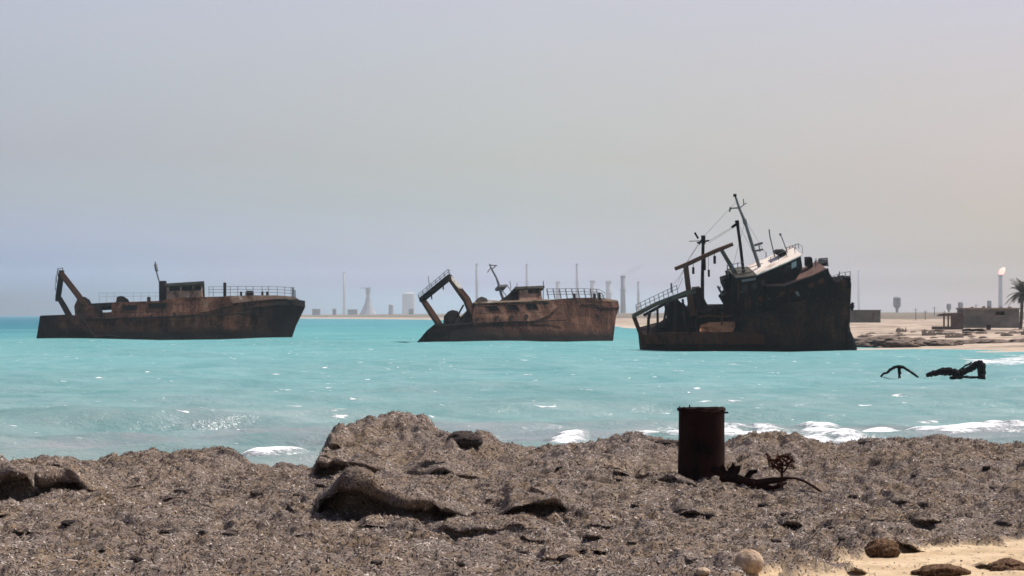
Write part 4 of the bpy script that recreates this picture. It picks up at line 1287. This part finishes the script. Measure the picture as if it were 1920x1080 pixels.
    s.prism([z(1118, 492), z(1118, 440), z(1155, 438), z(1160, 490)], .2, -.5, M['burnt'], 'vent_box')
    s.tubes([([(*z(1198, 485), -.2), (*z(1196, 445), -.2), (*z(1245, 440), -.2), (*z(1248, 486), -.2)], .09), ([(*z(1200, 468), -.2), (*z(1246, 462), -.2)], .07), ([(*z(1175, 480), -.2), (*z(1178, 440), -.2)], .04)], M['grey_steel'], 'ladder_frame', 6)
    s.prism([z(1200, 487), z(1200, 460), z(1246, 455), z(1248, 487)], -.3, -.9, M['burnt'], 'vent_box')
    # bow fittings
    s.prism([z(1268, 610), z(1285, 565), z(1305, 592), z(1345, 596), z(1348, 555), z(1392, 560), z(1390, 620), z(1290, 650)], .5, -.4, M['burnt'], 'bow_bulwark')
    s.tubes([([(*z(1312, 598), .3), (*z(1314, 540), .3)], .06), ([(*z(1300, 555), .3), (*z(1345, 545), .3)], .05), ([(*z(1322, 520), .3), (*z(1324, 590), .3)], .04), ([(*z(1340, 570), .3), (*z(1310, 545), .3)], .05), ([(*z(1350, 552), .2), (*z(1384, 552), .2)], .09)], M['grey_steel'], 'windlass', 5)
    s.tubes([([(*z(1376, 752), .35), (*z(1392, 738), .4), (*z(1406, 712), .4)], .12), ([(*z(1396, 760), .4), (*z(1408, 728), .4)], .10)], M['burnt'], 'anchor', 6)
    s.tubes([([(*z(900, 745), 2.75), (*z(1060, 706), 2.6), (*z(1210, 660), 2.3), (*z(1300, 618), 1.7)], .05), ([(*z(960, 790), 2.72), (*z(1140, 735), 2.4), (*z(1310, 650), 1.6)], .04), ([(*z(1180, 690), 2.4), (*z(1290, 640), 1.8)], .05)], M['rust_dark'], 'rubbing_strake', 5)
    # deck clutter: pipes, rails, ladders
    s.tubes([([(*z(640, 540), 1.2), (*z(632, 480), 1.2)], .05), ([(*z(668, 530), 1.2), (*z(662, 470), 1.2)], .05), ([(*z(632, 484), 1.2), (*z(735, 462), 1.2)], .03), ([(*z(634, 510), 1.2), (*z(735, 488), 1.2)], .03), ([(*z(700, 520), 1.2), (*z(697, 465), 1.2)], .04)], M['grey_steel'], 'deck_railing', 4)
    s.tubes([([(*z(905, 470), 1.7), (*z(898, 432), 1.7)], .03), ([(*z(950, 450), 1.7), (*z(943, 412), 1.7)], .03), ([(*z(1000, 430), 1.7), (*z(993, 390), 1.7)], .03), ([(*z(1050, 408), 1.7), (*z(1043, 366), 1.7)], .03), ([(*z(895, 436), 1.7), (*z(1046, 368), 1.7)], .022)], M['grey_steel'], 'deck_railing', 4)
    s.tubes([([(*z(1175, 500), 2.2), (*z(1170, 455), 2.2)], .035), ([(*z(1215, 480), 2.2), (*z(1210, 436), 2.2)], .035), ([(*z(1250, 490), 2.0), (*z(1246, 450), 2.0)], .035), ([(*z(1170, 458), 2.2), (*z(1246, 440), 2.1)], .022)], M['grey_steel'], 'deck_railing', 4)
    s.tubes([([(*z(1290, 600), .9), (*z(1286, 545), .9)], .04), ([(*z(1286, 548), .9), (*z(1330, 530), .7), (*z(1388, 520), .2)], .022), ([(*z(1360, 560), .5), (*z(1356, 522), .5)], .035), ([(*z(1388, 556), .2), (*z(1387, 518), .2)], .035)], M['grey_steel'], 'deck_railing', 4)
    s.tubes([([(*z(520, 760), .9), (*z(560, 735), .9), (*z(610, 745), .9)], .10)], M['rust_dark'], 'pipe', 7)
    s.tubes([([(*z(455, 800), 1.9), (*z(520, 790), 1.9), (*z(600, 800), 1.9), (*z(660, 790), 1.9)], .07)], M['rust_red'], 'pipe', 7)
    s.tubes([([(*z(600, 850), 2.0), (*z(604, 770), 2.0)], .08)], M['rust_red'], 'stanchion', 6)
    s.tubes([([(*z(700, 700), 1.85), (*z(703, 590), 1.85)], .06), ([(*z(760, 720), 1.85), (*z(752, 580), 1.85)], .05)], M['rust_red'], 'stanchion', 6)
    for a, b, w, h in ((722, 610, 34, 40), (780, 600, 30, 34), (840, 580, 26, 34), (735, 690, 40, 60), (815, 680, 30, 30)):
        s.prism([z(a, b), z(a + w, b - w * .42), z(a + w + 8, b + h - w * .42), z(a + 8, b + h)], 1.80, 1.77, M['rust_red'] if b > 640 else M['grey_shade'], 'panel', dh)
    for a, b in ((950, 650), (1010, 630), (1130, 600), (1190, 575)):
        s.prism([z(a, b), z(a + 34, b - 15), z(a + 40, b + 12), z(a + 6, b + 27)], 2.36, 2.31, M['rust_red'], 'panel', fh)
    s.tubes([([(*z(694, 215), .3), (*z(830, 480), .2)], .014), ([(*z(700, 130), 0), (*z(905, 470), 1.6)], .014), ([(*z(742, 215), 0), (*z(660, 520), 1.0)], .014), ([(*z(486, 320), -.3), (*z(372, 480), .2)], .014), ([(*z(690, 90), 0), (*z(486, 310), -.3)], .012)], M['grey_steel'], 'rigging', 4)
    # torn plating and dangling bits over the black side
    lines = []
    for i in range(26):
        a = rng.uniform(640, 1150); b = rng.uniform(600, 760)
        lines.append(([(*z(a, b), 2.78), (*z(a + rng.uniform(-25, 25), b + rng.uniform(20, 70)), 2.8)], rng.uniform(.02, .06)))
    s.tubes(lines, M['rust_dark'], 'torn_plating', 4)
    s.prism([z(1050, 648), z(1062, 640), z(1078, 652), z(1078, 672), z(1060, 674)], 2.6, 2.5, M['grey_steel'], 'porthole')
    s.prism([z(722, 572), z(810, 558), z(808, 572), z(724, 586)], 1.85, 1.78, M['grey_steel'], 'name_board')
    s.tubes([([(*z(575, 610), -1.0), (*z(605, 665), -1.0)], .09), ([(*z(583, 640), -1.0), (*z(592, 612), -1.0)], .05)], M['grey_steel'], 'davit', 5)
    for a, b in ((182, 972), (270, 968), (620, 958)):
        s.porthole(*z(a, b), 2.75, s.root, .1)
M['rust_red2'] = rust_mat('rust_red_gallows', (0.03, 0.015, 0.011), (0.10, 0.048, 0.032), (0.18, 0.095, 0.06))
t_ = NT('cloudy_pane'); t_.base((0.32, 0.34, 0.36), 0.25, 0.5); M['pane'] = t_.m
M['grey_shade'] = rust_mat('grey_flaking_paint', (0.01, 0.01, 0.01), (0.035, 0.035, 0.036), (0.10, 0.10, 0.10), 2.5)
ship_three()

# ------------------------------------------------------------------ bits of a sunken wreck near the right shore
def sunk_parts():
    Y = H * F / (707 - HY)
    def z(a, b): return (1580 + a * .2222, 480 + b * .2222)
    O = at(1687, 707, Y); O.z = 0
    r = empty('sunken_wreckage', O)
    tag(r, 'thin dark arched rib of a sunken wreck rising from the water', 'wreckage')
    def q(p, dy=0.0, o=O): return at(p[0], p[1], Y + dy) - o
    m = MB()
    pts = [(322, 1018), (345, 992), (375, 985), (400, 960), (440, 938), (478, 932), (515, 940), (560, 968), (600, 995), (640, 1025)]
    m.rough_tube([q(z(*p_), .05 * math.sin(i)) for i, p_ in enumerate(pts)], [.04, .055, .06, .065, .07, .08, .07, .06, .055, .04], 7, .15)
    m.build('arch', M['burnt'], r, False)
    m = MB()
    m.rough_tube([q(z(478, 925)), q(z(480, 1030))], .075, 8)
    m.build('stub', M['burnt'], r)
    O2 = at(1795, 707, Y); O2.z = 0
    r2 = empty('sunken_wreckage', O2)
    tag(r2, 'black broken frame of a sunken wreck with a slanted beam and upright end', 'wreckage')
    m = MB()
    m.rough_tube([q(z(705, 1010), 0, O2), q(z(770, 990), 0, O2), (q(z(830, 975), 0, O2)), q(z(900, 975), 0, O2), q(z(960, 990), 0, O2), q(z(1010, 1020), 0, O2)], [.08, .15, .19, .19, .17, .14], 8, .22)
    m.build('plate', M['burnt'], r2)
    m = MB()
    m.rough_tube([q(z(930, 1015), 0, O2), q(z(1000, 985), 0, O2), q(z(1075, 950), 0, O2), q(z(1130, 915), 0, O2), q(z(1165, 900), 0, O2)], [.17, .17, .17, .15, .12], 7, .22)
    m.rough_tube([q(z(970, 980), .3, O2), q(z(1040, 925), .3, O2), q(z(1090, 898), .3, O2)], .055, 6)
    m.build('beam', M['burnt'], r2)
    m = MB()
    m.rough_tube([q(z(1155, 890), 0, O2), q(z(1168, 930), 0, O2), q(z(1172, 1040), 0, O2)], [.13, .19, .19], 7, .2)
    m.rough_tube([q(z(1195, 905), .3, O2), q(z(1195, 1040), .3, O2)], .07, 6)
    m.build('upright', M['burnt'], r2)
    m = MB()
    m.rough_tube([q(z(905, 1030), 0, O2), q(z(1050, 1022), 0, O2), q(z(1180, 1022), 0, O2)], .08, 6)
    m.build('sill_plate', M['burnt'], r2)
sunk_parts()

# ------------------------------------------------------------------ things on the far shore
M['stack'] = plain('smoky_concrete', (0.27, 0.27, 0.285), .9, .15, .1)
M['stack_dark'] = plain('sooty_steel', (0.23, 0.23, 0.245), .9, .15, .1)
M['tank'] = plain('pale_tank_paint', (0.33, 0.33, 0.335), .7, .1, .05)
M['block'] = plain('grey_block_wall', (0.165, 0.15, 0.13), .95, .3, .7)
M['block_tan'] = plain('tan_coping', (0.30, 0.25, 0.19), .95, .2, .7)
M['shed_rust'] = plain('brown_shed_board', (0.12, 0.085, 0.07), .9, .3, 1.5)
M['green_wall'] = plain('dull_green_wall', (0.12, 0.12, 0.10), .95, .25, .6)

def far_stack(name, label, px, ytop, w, D, mat, kind='chimney', group=None, cap=True):
    x = (px - CX) / F * D
    zb = lz(x, D) - .5
    zt = H - (ytop - HY) / F * D
    r = w / F * D / 2
    root = empty(name, (x, D, zb))
    tag(root, label, kind, group)
    m = MB()
    hh = zt - zb
    m.tube([(0, 0, 0), (0, 0, hh * .5), (0, 0, hh)], [r * 1.25, r * 1.08, r * .95], 14)
    m.build('shaft', mat, root, True)
    m = MB()
    m.tube([(0, 0, hh - r * .6), (0, 0, hh + r * .25)], r * 1.2, 14)
    m.build('cap', M['stack_dark'], root)
    m = MB()
    m.tube([(0, 0, hh * .62), (0, 0, hh * .62 + r * .35)], r * 1.7, 14)
    m.build('gallery', M['stack_dark'], root)
    return root

G = 'refinery chimneys in the haze'
far_stack('refinery_chimney', 'very faint thin chimney alone between the first two wrecks', 645, 511, 4.5, 8460, M['stack'], group=G)
far_stack('refinery_chimney', 'faint thin chimney rising above the middle wreck behind its mast', 894, 495, 5, 6815, M['stack'], group=G)
far_stack('refinery_chimney', 'faint chimney rising right behind the middle wreck\'s wheelhouse roof', 988, 496, 5, 6815, M['stack'], group=G)
far_stack('refinery_chimney', 'tall faint chimney rising above the middle wreck\'s foredeck railing', 1082, 495, 5.5, 6580, M['stack'], group=G)
far_stack('refinery_chimney', 'darkest chimney, standing between the middle wreck and the tilted wreck', 1168, 518, 8.5, 4465, M['stack_dark'], group=G)
far_stack('refinery_chimney', 'short faint chimney just right of the darkest chimney', 1197, 529, 5, 6110, M['stack'], group=G)
far_stack('refinery_chimney', 'short broad faint tower right of the middle wreck\'s bow', 1141, 528, 10, 6815, M['stack'], group=G)
far_stack('refinery_chimney', 'short faint tower behind the bow railing of the middle wreck', 1111, 527, 9, 6815, M['stack'], group=G)
far_stack('refinery_chimney', 'short faint tower behind the middle wreck\'s foredeck, left of the tall chimney', 1046, 529, 8, 6815, M['stack'], group=G)
far_stack('refinery_chimney', 'pale thin chimney just right of the tilted wreck\'s bow', 1610, 508, 4, 8460, M['stack'], group=G)

def smoke():
    D = 4465
    m = []
    x, zz = (1168 - CX) / F * D, H - (514 - HY) / F * D
    o = blob('smoke', (x + 18, D, zz + 7), (25, 9, 4.5), bpy.data.materials.new('thin_smoke'), 5, .4, 3)
    o.rotation_euler = (0, math.radians(-26), 0)
    mt = o.data.materials[0]
    mt.use_nodes = True
    n = mt.node_tree.nodes; l = mt.node_tree.links
    n.clear()
    out = n.new('ShaderNodeOutputMaterial'); pv = n.new('ShaderNodeVolumePrincipled')
    pv.inputs['Color'].default_value = (.3, .3, .32, 1)
    pv.inputs['Density'].default_value = 0.012
    l.new(pv.outputs[0], out.inputs['Volume'])
    tag(o, 'faint smoke drifting from the darkest chimney', 'smoke', kind='stuff')
smoke()

def derrick():
    D = 5600
    x = (690 - CX) / F * D
    zb = lz(x, D) - .5
    k = D / F
    root = empty('derrick_tower', (x, D, zb))
    tag(root, 'hazy broad-based conical tower with a platform on top', 'tower')
    hh = (H - (540 - HY) * k) - zb
    m = MB()
    m.tube([(0, 0, 0), (0, 0, 9 * k), (0, 0, 22 * k), (0, 0, hh - 8 * k)], [17 * k, 12 * k, 6 * k, 2.2 * k], 12)
    m.build('cone', M['stack'], root)
    m = MB()
    m.tube([(0, 0, hh - 12 * k), (0, 0, hh)], 4.5 * k, 10)
    m.build('head', M['stack_dark'], root)
    m = MB()
    m.box((-4 * k, 0, hh), (22 * k, 4 * k, 1.2 * k))
    m.build('platform', M['stack_dark'], root)
derrick()

def tank(px, ytop, w, D, label):
    x = (px - CX) / F * D
    zb = lz(x, D) - .5
    k = D / F
    hh = H - (ytop - HY) * k - zb
    r = w * k / 2
    root = empty('storage_tank', (x, D, zb))
    tag(root, label, 'storage tank', 'storage tanks in the haze')
    m = MB(); m.tube([(0, 0, 0), (0, 0, hh * .93)], r, 24); m.build('shell', M['stack'], root)
    m = MB(); m.tube([(0, 0, hh * .93), (0, 0, hh)], [r * 1.03, r * .6], 24); m.build('roof', M['tank'], root)
tank(766, 548, 24, 8300, 'pale-roofed storage tank in the haze left of the middle wreck')
tank(733, 570, 9, 5200, 'small grey storage tank between the conical tower and the pale-roofed tank')
tank(922, 560, 20, 6800, 'hazy storage tank behind the middle wreck\'s cabin roof')

def flare():
    D = 5000
    x = (1876 - CX) / F * D
    zb = lz(x, D) - .5
    k = D / F
    hh = H - (516 - HY) * k - zb
    root = empty('flare_stack', (x, D, zb))
    tag(root, 'tall pale gas flare stack with a pink flame on top', 'flare stack')
    m = MB(); m.tube([(0, 0, 0), (0, 0, hh)], [4.6 * k, 3.6 * k], 12); m.build('shaft', M['stack'], root)
    m = MB(); m.tube([(0, 0, hh - 3 * k), (0, 0, hh + 1 * k)], 4.6 * k, 12); m.build('tip', M['stack_dark'], root)
    t = NT('gas_flame')
    t.base((0.9, 0.4, 0.3), .9, 0)
    t.b.inputs['Emission Color'].default_value = (1.0, .36, .28, 1)
    t.b.inputs['Emission Strength'].default_value = 1.8
    m = MB(); m.tube([(0, 0, hh + k), (1.0 * k, 0, hh + 4 * k), (3 * k, 0, hh + 8 * k), (6 * k, 0, hh + 12 * k), (8 * k, 0, hh + 14 * k)], [3 * k, 5 * k, 5.4 * k, 3.4 * k, .6 * k], 12)
    m.build('flame', t.m, root, True)
flare()

def water_tower(px, ytop, ybot, w, D, label):
    x = (px - CX) / F * D
    zb = lz(x, D) - .5
    k = D / F
    hh = H - (ytop - HY) * k - zb
    tb = H - (ybot - HY) * k - zb
    r = w * k / 2
    root = empty('water_tower', (x, D, zb))
    tag(root, label, 'water tower', 'water towers on the far shore')
    m = MB(); m.tube([(0, 0, 0), (0, 0, tb)], r * .38, 10); m.build('stem', M['stack_dark'], root)
    m = MB(); m.tube([(0, 0, tb - r * .5), (0, 0, tb + r * .3), (0, 0, hh - r * .3), (0, 0, hh)], [r * .4, r, r * .95, r * .5], 14); m.build('tank', M['stack_dark'], root)
water_tower(1682, 556, 575, 15, 2700, 'hazy water tower standing alone above the sandy shore right of the tilted wreck')
water_tower(1779, 569, 580, 9, 2700, 'left one of two small water towers close together by the grey block house')
water_tower(1801, 566, 582, 10, 2700, 'right one of two small water towers close together by the grey block house')
water_tower(1855, 563, 578, 9, 2700, 'small water tower behind the grey block house roof')

def block_house():
    Y = 372
    def q(px, py): return at(px, py, Y)
    O = q(1860, 613)
    root = empty('block_house', O)
    tag(root, 'grey flat-roofed block house on the sandy shore', 'house')
    k = Y / F
    x0, x1 = (1806 - 1860) * k, (1911 - 1860) * k
    zt, zb = 33 * k, -2 * k
    hole = [((1866 - 1860) * k, (613 - 583) * k), ((1884 - 1860) * k, (613 - 583) * k), ((1884 - 1860) * k, (613 - 592) * k), ((1866 - 1860) * k, (613 - 592) * k)]
    m = MB()
    m.slab([(x0, 0, zb), (x1, 0, zb), (x1, 0, zt), (x0, 0, zt)], (0, .2, 0), [[(a, 0, b) for a, b in hole]])
    m.box((x0 + .1, 2.6, (zt + zb) / 2), (.2, 4.79, zt - zb))
    m.box((x1 - .1, 2.6, (zt + zb) / 2), (.2, 4.79, zt - zb))
    m.box(((x0 + x1) / 2, 5.1, (zt + zb) / 2), (x1 - x0, .2, zt - zb))
    m.build('wall', M['block'], root)
    m = MB()
    m.box(((x0 + x1) / 2, 2.6, zt + .1), (x1 - x0 + .3, 5.6, .2))
    m.build('roof', M['block_tan'], root)
    m = MB()
    for i, (a, b) in enumerate(((1826, 3), (1848, 5), (1858, 4), (1880, 3), (1897, 4))):
        m.box(((a - 1860) * k, 1.5, zt + .2 + b * k * .3), (5 * k, .5, b * k * .6))
    m.build('parapet_block', M['block_tan'], root)
    m = MB()
    m.slab([(x0 - .001, -.06, 4 * k), ((1840 - 1860) * k, -.06, 4 * k), ((1840 - 1860) * k, -.06, 20 * k), (x0 - .001, -.06, 20 * k)], (0, .055, 0))
    m.build('plaster_panel', M['green_wall'], root)
    m = MB()
    m.box(((1853.5 - 1860) * k, -.04, -1 * k), (8 * k, .07, 9 * k))
    m.build('door', M['interior'], root)
    m = MB()
    fr = .05
    m.tube([(hole[0][0], -.03, hole[0][1]), (hole[1][0], -.03, hole[1][1])], fr, 4)
    m.tube([(hole[2][0], -.03, hole[2][1]), (hole[3][0], -.03, hole[3][1])], fr, 4)
    m.build('window_frame', M['block_tan'], root)
    # ruined shed beside it
    O2 = q(1780, 615)
    r2 = empty('ruined_shed', O2)
    tag(r2, 'brown ruined open shed with posts beside the grey block house', 'shed')
    def p(px, py, dy=0): return at(px, py, Y + dy) - O2
    m = MB()
    m.slab([p(1752, 612), p(1806, 612), p(1806, 618), p(1752, 618)], (0, 2.5, 0)); m.build('platform', M['shed_rust'], r2)
    m = MB()
    m.slab([p(1786, 612), p(1805, 612), p(1805, 590), p(1786, 592)], (0, .15, 0)); m.build('board_wall', M['shed_rust'], r2)
    for a in (1770, 1778, 1784):
        m = MB(); m.tube([p(a, 613), p(a, 591)], .14, 4); m.build('post', M['shed_rust'], r2)
    m = MB()
    m.slab([p(1758, 593), p(1764, 588), p(1806, 586), p(1806, 592)], (0, 2.0, 0)); m.build('roof', M['shed_rust'], r2)
    # long low wall
    Y3 = 460
    O3 = at(1625, 602, Y3)
    r3 = empty('low_building', O3)
    tag(r3, 'long low grey-green building right behind the tilted wreck\'s bow', 'building')
    k3 = Y3 / F
    m = MB(); m.box((0, 2, 8.5 * k3), (52 * k3, 4, 23 * k3)); m.build('wall', M['green_wall'], r3)
    m = MB(); m.box((0, 2, 20.5 * k3), (55 * k3, 4.4, 1.2 * k3)); m.build('roof', M['block'], r3)
    m = MB(); m.box((12 * k3, -.03, 9 * k3), (5 * k3, .08, 12 * k3)); m.build('door', M['shed_rust'], r3)
block_house()

def small_building(px, ytop, w, D, label, mat):
    x = (px - CX) / F * D
    zb = lz(x, D) - .6
    k = D / F
    hh = H - (ytop - HY) * k - zb
    root = empty('shore_hut', (x, D, zb))
    tag(root, label, 'hut', 'small huts along the far shore')
    m = MB(); m.box((0, 0, hh * .45), (w * k, w * k * .6, hh * .9)); m.build('wall', mat, root)
    m = MB(); m.box((0, 0, hh * .94), (w * k * 1.08, w * k * .66, hh * .09)); m.build('roof', M['stack_dark'], root)
M['hut_grey'] = plain('hut_plaster', (0.26, 0.25, 0.24), .95, .2, .2)
small_building(593, 579, 15, 4300, 'low dark hut just right of the long wreck\'s bow on the far shore', M['hut_grey'])
small_building(627, 579, 7, 4300, 'small narrow hut on the far shore below the faint thin chimney', M['hut_grey'])
small_building(661, 580, 18, 4400, 'broad pale hut on the far shore left of the conical tower', M['hut_grey'])
small_building(771, 579, 9, 4000, 'small hut on the far shore beside the middle wreck\'s gantry', M['hut_grey'])
small_building(1156, 578, 9, 3000, 'small hut on the far shore right of the middle wreck\'s bow', M['hut_grey'])

def shore_bank():
    o = blob('seaweed_bank', (0, 0, 0), (1, 1, 1), M['shore_weed'], 7, .35, 5, 1.6)
    c = on(1668, 653)
    o.location = (c.x, c.y + 3, 0.25)
    o.scale = (3.0, 3.2, .75)
    tag(o, 'brown seaweed mound on the far beach beside the tilted wreck\'s bow', 'seaweed bank', 'seaweed banks on the far beach')
    for px, py, sx, sz, lab in ((1770, 652, 2.2, .45, 'low flat brown seaweed bank on the far beach behind the sunken frame'), (1852, 650, 2.8, .42, 'flat brown seaweed bank on the far beach below the grey block house'),
                                (1630, 650, 1.4, .5, 'small brown seaweed bank against the tilted wreck\'s stem foot'), (1718, 652, 1.6, .42, 'small brown seaweed bank right of the large mound'), (1945, 650, 2.0, .5, 'brown seaweed bank at the right edge of the far beach')):
        b = o.copy()
        col.objects.link(b)
        c = on(px, py)
        b.location = (c.x, c.y + 4, .22)
        b.scale = (sx, 3.0, sz)
        b.rotation_euler = (0, 0, rng.uniform(-.4, .4))
        b['label'] = lab
def shore_debris():
    R = random.Random(9)
    base = None
    for i in range(52):
        px = R.uniform(1612, 1990); py = R.uniform(600, 648)
        Y = 235 + (650 - py) * 3.4
        X = (px - CX) / F * Y
        if base is None or i % 6 == 0:
            base = blob('stone_heap', (0, 0, 0), (.5, .5, .26), M['shore_weed'], 60 + i, .6, 3)
            o = base
        else:
            o = base.copy(); col.objects.link(o)
        w = R.uniform(.5, 1.5)
        o.location = (X, Y, lz(X, Y))
        o.scale = (w * R.uniform(1, 1.8), w, w * .8)
        o.rotation_euler = (0, 0, R.uniform(0, 6))
        tag(o, 'small brown heap of stones on the far sandy beach', 'stone heap', 'stone heaps on the far beach')
    for px, py, w, hgt, Y in ((1742, 607, 26, 1.1, 330), (1790, 622, 34, .7, 300), (1690, 604, 20, .9, 380), (1930, 618, 30, 1.2, 310)):
        X = (px - CX) / F * Y
        root = empty('ruined_wall', (X, Y, lz(X, Y) - .2))
        tag(root, {1742: 'low broken wall left of the brown open shed', 1790: 'low rubble wall in front of the shed and block house', 1690: 'short broken wall on the sand below the lone water tower', 1930: 'broken wall at the right edge below the palm'}[px], 'wall', kind='thing')
        k = Y / F
        prof = [(-w / 2 * k, 0)]
        for q_ in range(15):
            prof.append(((-w / 2 + w * q_ / 14) * k, hgt * R.uniform(.15, .8) + .2))
        prof.append((w / 2 * k, 0))
        m = MB(); m.slab([(a_, 0, b_) for a_, b_ in prof], (0, .35, 0)); m.build('masonry', M['block_tan'], root)
    for px, py0, Y in ((1717, 578, 900), (1735, 582, 900), (1590, 572, 1300), (1752, 575, 1400), (1771, 583, 800), (1830, 570, 1500), (1893, 574, 900), (1213, 572, 1500), (1228, 566, 1900)):
        X = (px - CX) / F * Y
        zb = lz(X, Y) - .4
        hh = H - (py0 - HY) / F * Y - zb
        root = empty('utility_pole', (X, Y, zb))
        tag(root, 'thin distant pole standing on the hazy far shore', 'pole', 'thin poles along the far shore')
        m = MB(); m.tube([(0, 0, 0), (0, 0, hh)], [.16 * Y / 900, .11 * Y / 900], 6); m.build('shaft', M['stack_dark'], root)
        m = MB(); m.box((0, 0, hh - .5 * Y / 900), (1.4 * Y / 900, .12, .12)); m.build('crossarm', M['stack_dark'], root)
M['shore_weed'] = clump_mat('shore_weed', (0.05, 0.036, 0.028), (0.13, 0.10, 0.08), (0.24, 0.19, 0.15), 6)
shore_bank()
shore_debris()

def palm():
    Y = 400
    x = (1917 - CX) / F * Y
    zb = lz(x, Y) - .2
    k = Y / F
    zc = H - (549 - HY) * k
    root = empty('palm_tree', (x, Y, zb))
    tag(root, 'dark date palm at the right edge beside the grey block house', 'palm tree')
    hh = zc - zb
    m = MB()
    pts, rr = [], []
    for i in range(15):
        f = i / 14
        pts.append((.25 * math.sin(f * 1.6) - .28, 0, hh * f))
        rr.append(.24 - .06 * f + .02 * (i % 2))
    m.tube(pts, rr, 10)
    m.build('trunk', M['palm_trunk'], root)
    top = Vector(pts[-1])
    m = MB()
    R = random.Random(4)
    for i in range(46):
        a = R.uniform(0, 6.283)
        e = R.uniform(-.5, 1.25)
        L = R.uniform(2.2, 3.1)
        d = Vector((math.cos(a) * math.cos(e), math.sin(a) * math.cos(e), math.sin(e)))
        p_ = top.copy()
        spine = [p_.copy()]
        for j in range(9):
            d = (d + Vector((0, 0, -.12))).normalized()
            p_ = p_ + d * L / 9
            spine.append(p_.copy())
        m.tube(spine, [.03 * (1 - j / 11) for j in range(10)], 4)
        for j in range(1, 10):
            t = (spine[j] - spine[j - 1]).normalized()
            sd = t.cross(Vector((0, 0, 1)))
            if sd.length < .01: continue
            sd.normalize()
            for sgn in (-1, 1):
                for h_ in (0, .5):
                    b0 = spine[j - 1].lerp(spine[j], h_)
                    ll = .62 * (1 - abs(j - 4) / 8)
                    tip = b0 + sd * sgn * ll + t * ll * .6 + Vector((0, 0, -.12))
                    m.add([b0 - t * .07, b0 + t * .07, tip], [(0, 1, 2)])
    m.build('crown', M['palm_leaf'], root, solid=False)
M['palm_trunk'] = plain('palm_trunk', (0.09, 0.075, 0.06), .95, .3, 4)
M['palm_leaf'] = plain('palm_frond', (0.045, 0.055, 0.035), .7, .3, 3)
palm()

def scrub():
    """low desert scrub along the rise behind the far beach"""
    N = 26000
    px = rng.uniform(1480, 2250, N); Y = rng.uniform(400, 700, N)
    X = (px - CX) / F * Y
    zz = land_z(X, Y)
    dens = fbm(X / 14, Y / 30, 88, 3)
    keep = (coast_dist(X, Y) > 165) & (dens > -0.08)
    X, Y, zz = X[keep], Y[keep], zz[keep]
    N = len(X)
    h = rng.uniform(.0, .8, N) * (0.6 + 1.2 * vnoise(X / 6, Y / 9, 95))
    ctr = np.stack([X, Y, zz + h], -1)
    d = rng.normal(size=(N, 3)); d /= np.linalg.norm(d, axis=1)[:, None]
    e = np.cross(d, rng.normal(size=(N, 3))); e /= np.linalg.norm(e, axis=1)[:, None]
    s1 = rng.uniform(.16, .42, N)[:, None]; s2 = rng.uniform(.08, .2, N)[:, None]
    q = np.stack([ctr - d * s1 - e * s2, ctr + d * s1 - e * s2, ctr + d * s1 + e * s2, ctr - d * s1 + e * s2], 1)
    o = np_mesh('scrub', q.reshape(-1, 3), np.arange(N * 4).reshape(-1, 4), plain('dry_scrub', (0.09, 0.085, 0.05), .9, .4, .3), False)
    tag(o, 'low dry scrub on the rise behind the far beach', 'scrub', kind='stuff')
scrub()

# ------------------------------------------------------------------ air
def haze():
    m = MB()
    x0, x1, y0, y1, z0, z1 = -9000, 9000, -120, 9100, -9, 140
    m.box(((x0 + x1) / 2, (y0 + y1) / 2, (z0 + z1) / 2), (x1 - x0, y1 - y0, z1 - z0))
    mt = bpy.data.materials.new('haze_air')
    mt.use_nodes = True
    n = mt.node_tree.nodes; l = mt.node_tree.links
    n.clear()
    out = n.new('ShaderNodeOutputMaterial')
    pv = n.new('ShaderNodeVolumePrincipled')
    pv.inputs['Color'].default_value = HAZE_COL
    pv.inputs['Density'].default_value = HAZE_D
    pv.inputs['Anisotropy'].default_value = 0.2
    l.new(pv.outputs[0], out.inputs['Volume'])
    mt.cycles.homogeneous_volume = True if hasattr(mt.cycles, 'homogeneous_volume') else None
    o = m.build('haze', mt)
    tag(o, 'thin pale sea haze', 'haze', kind='stuff')
HAZE_COL = (0.84, 0.92, 0.98, 1)
HAZE_D = 0.00008
haze()
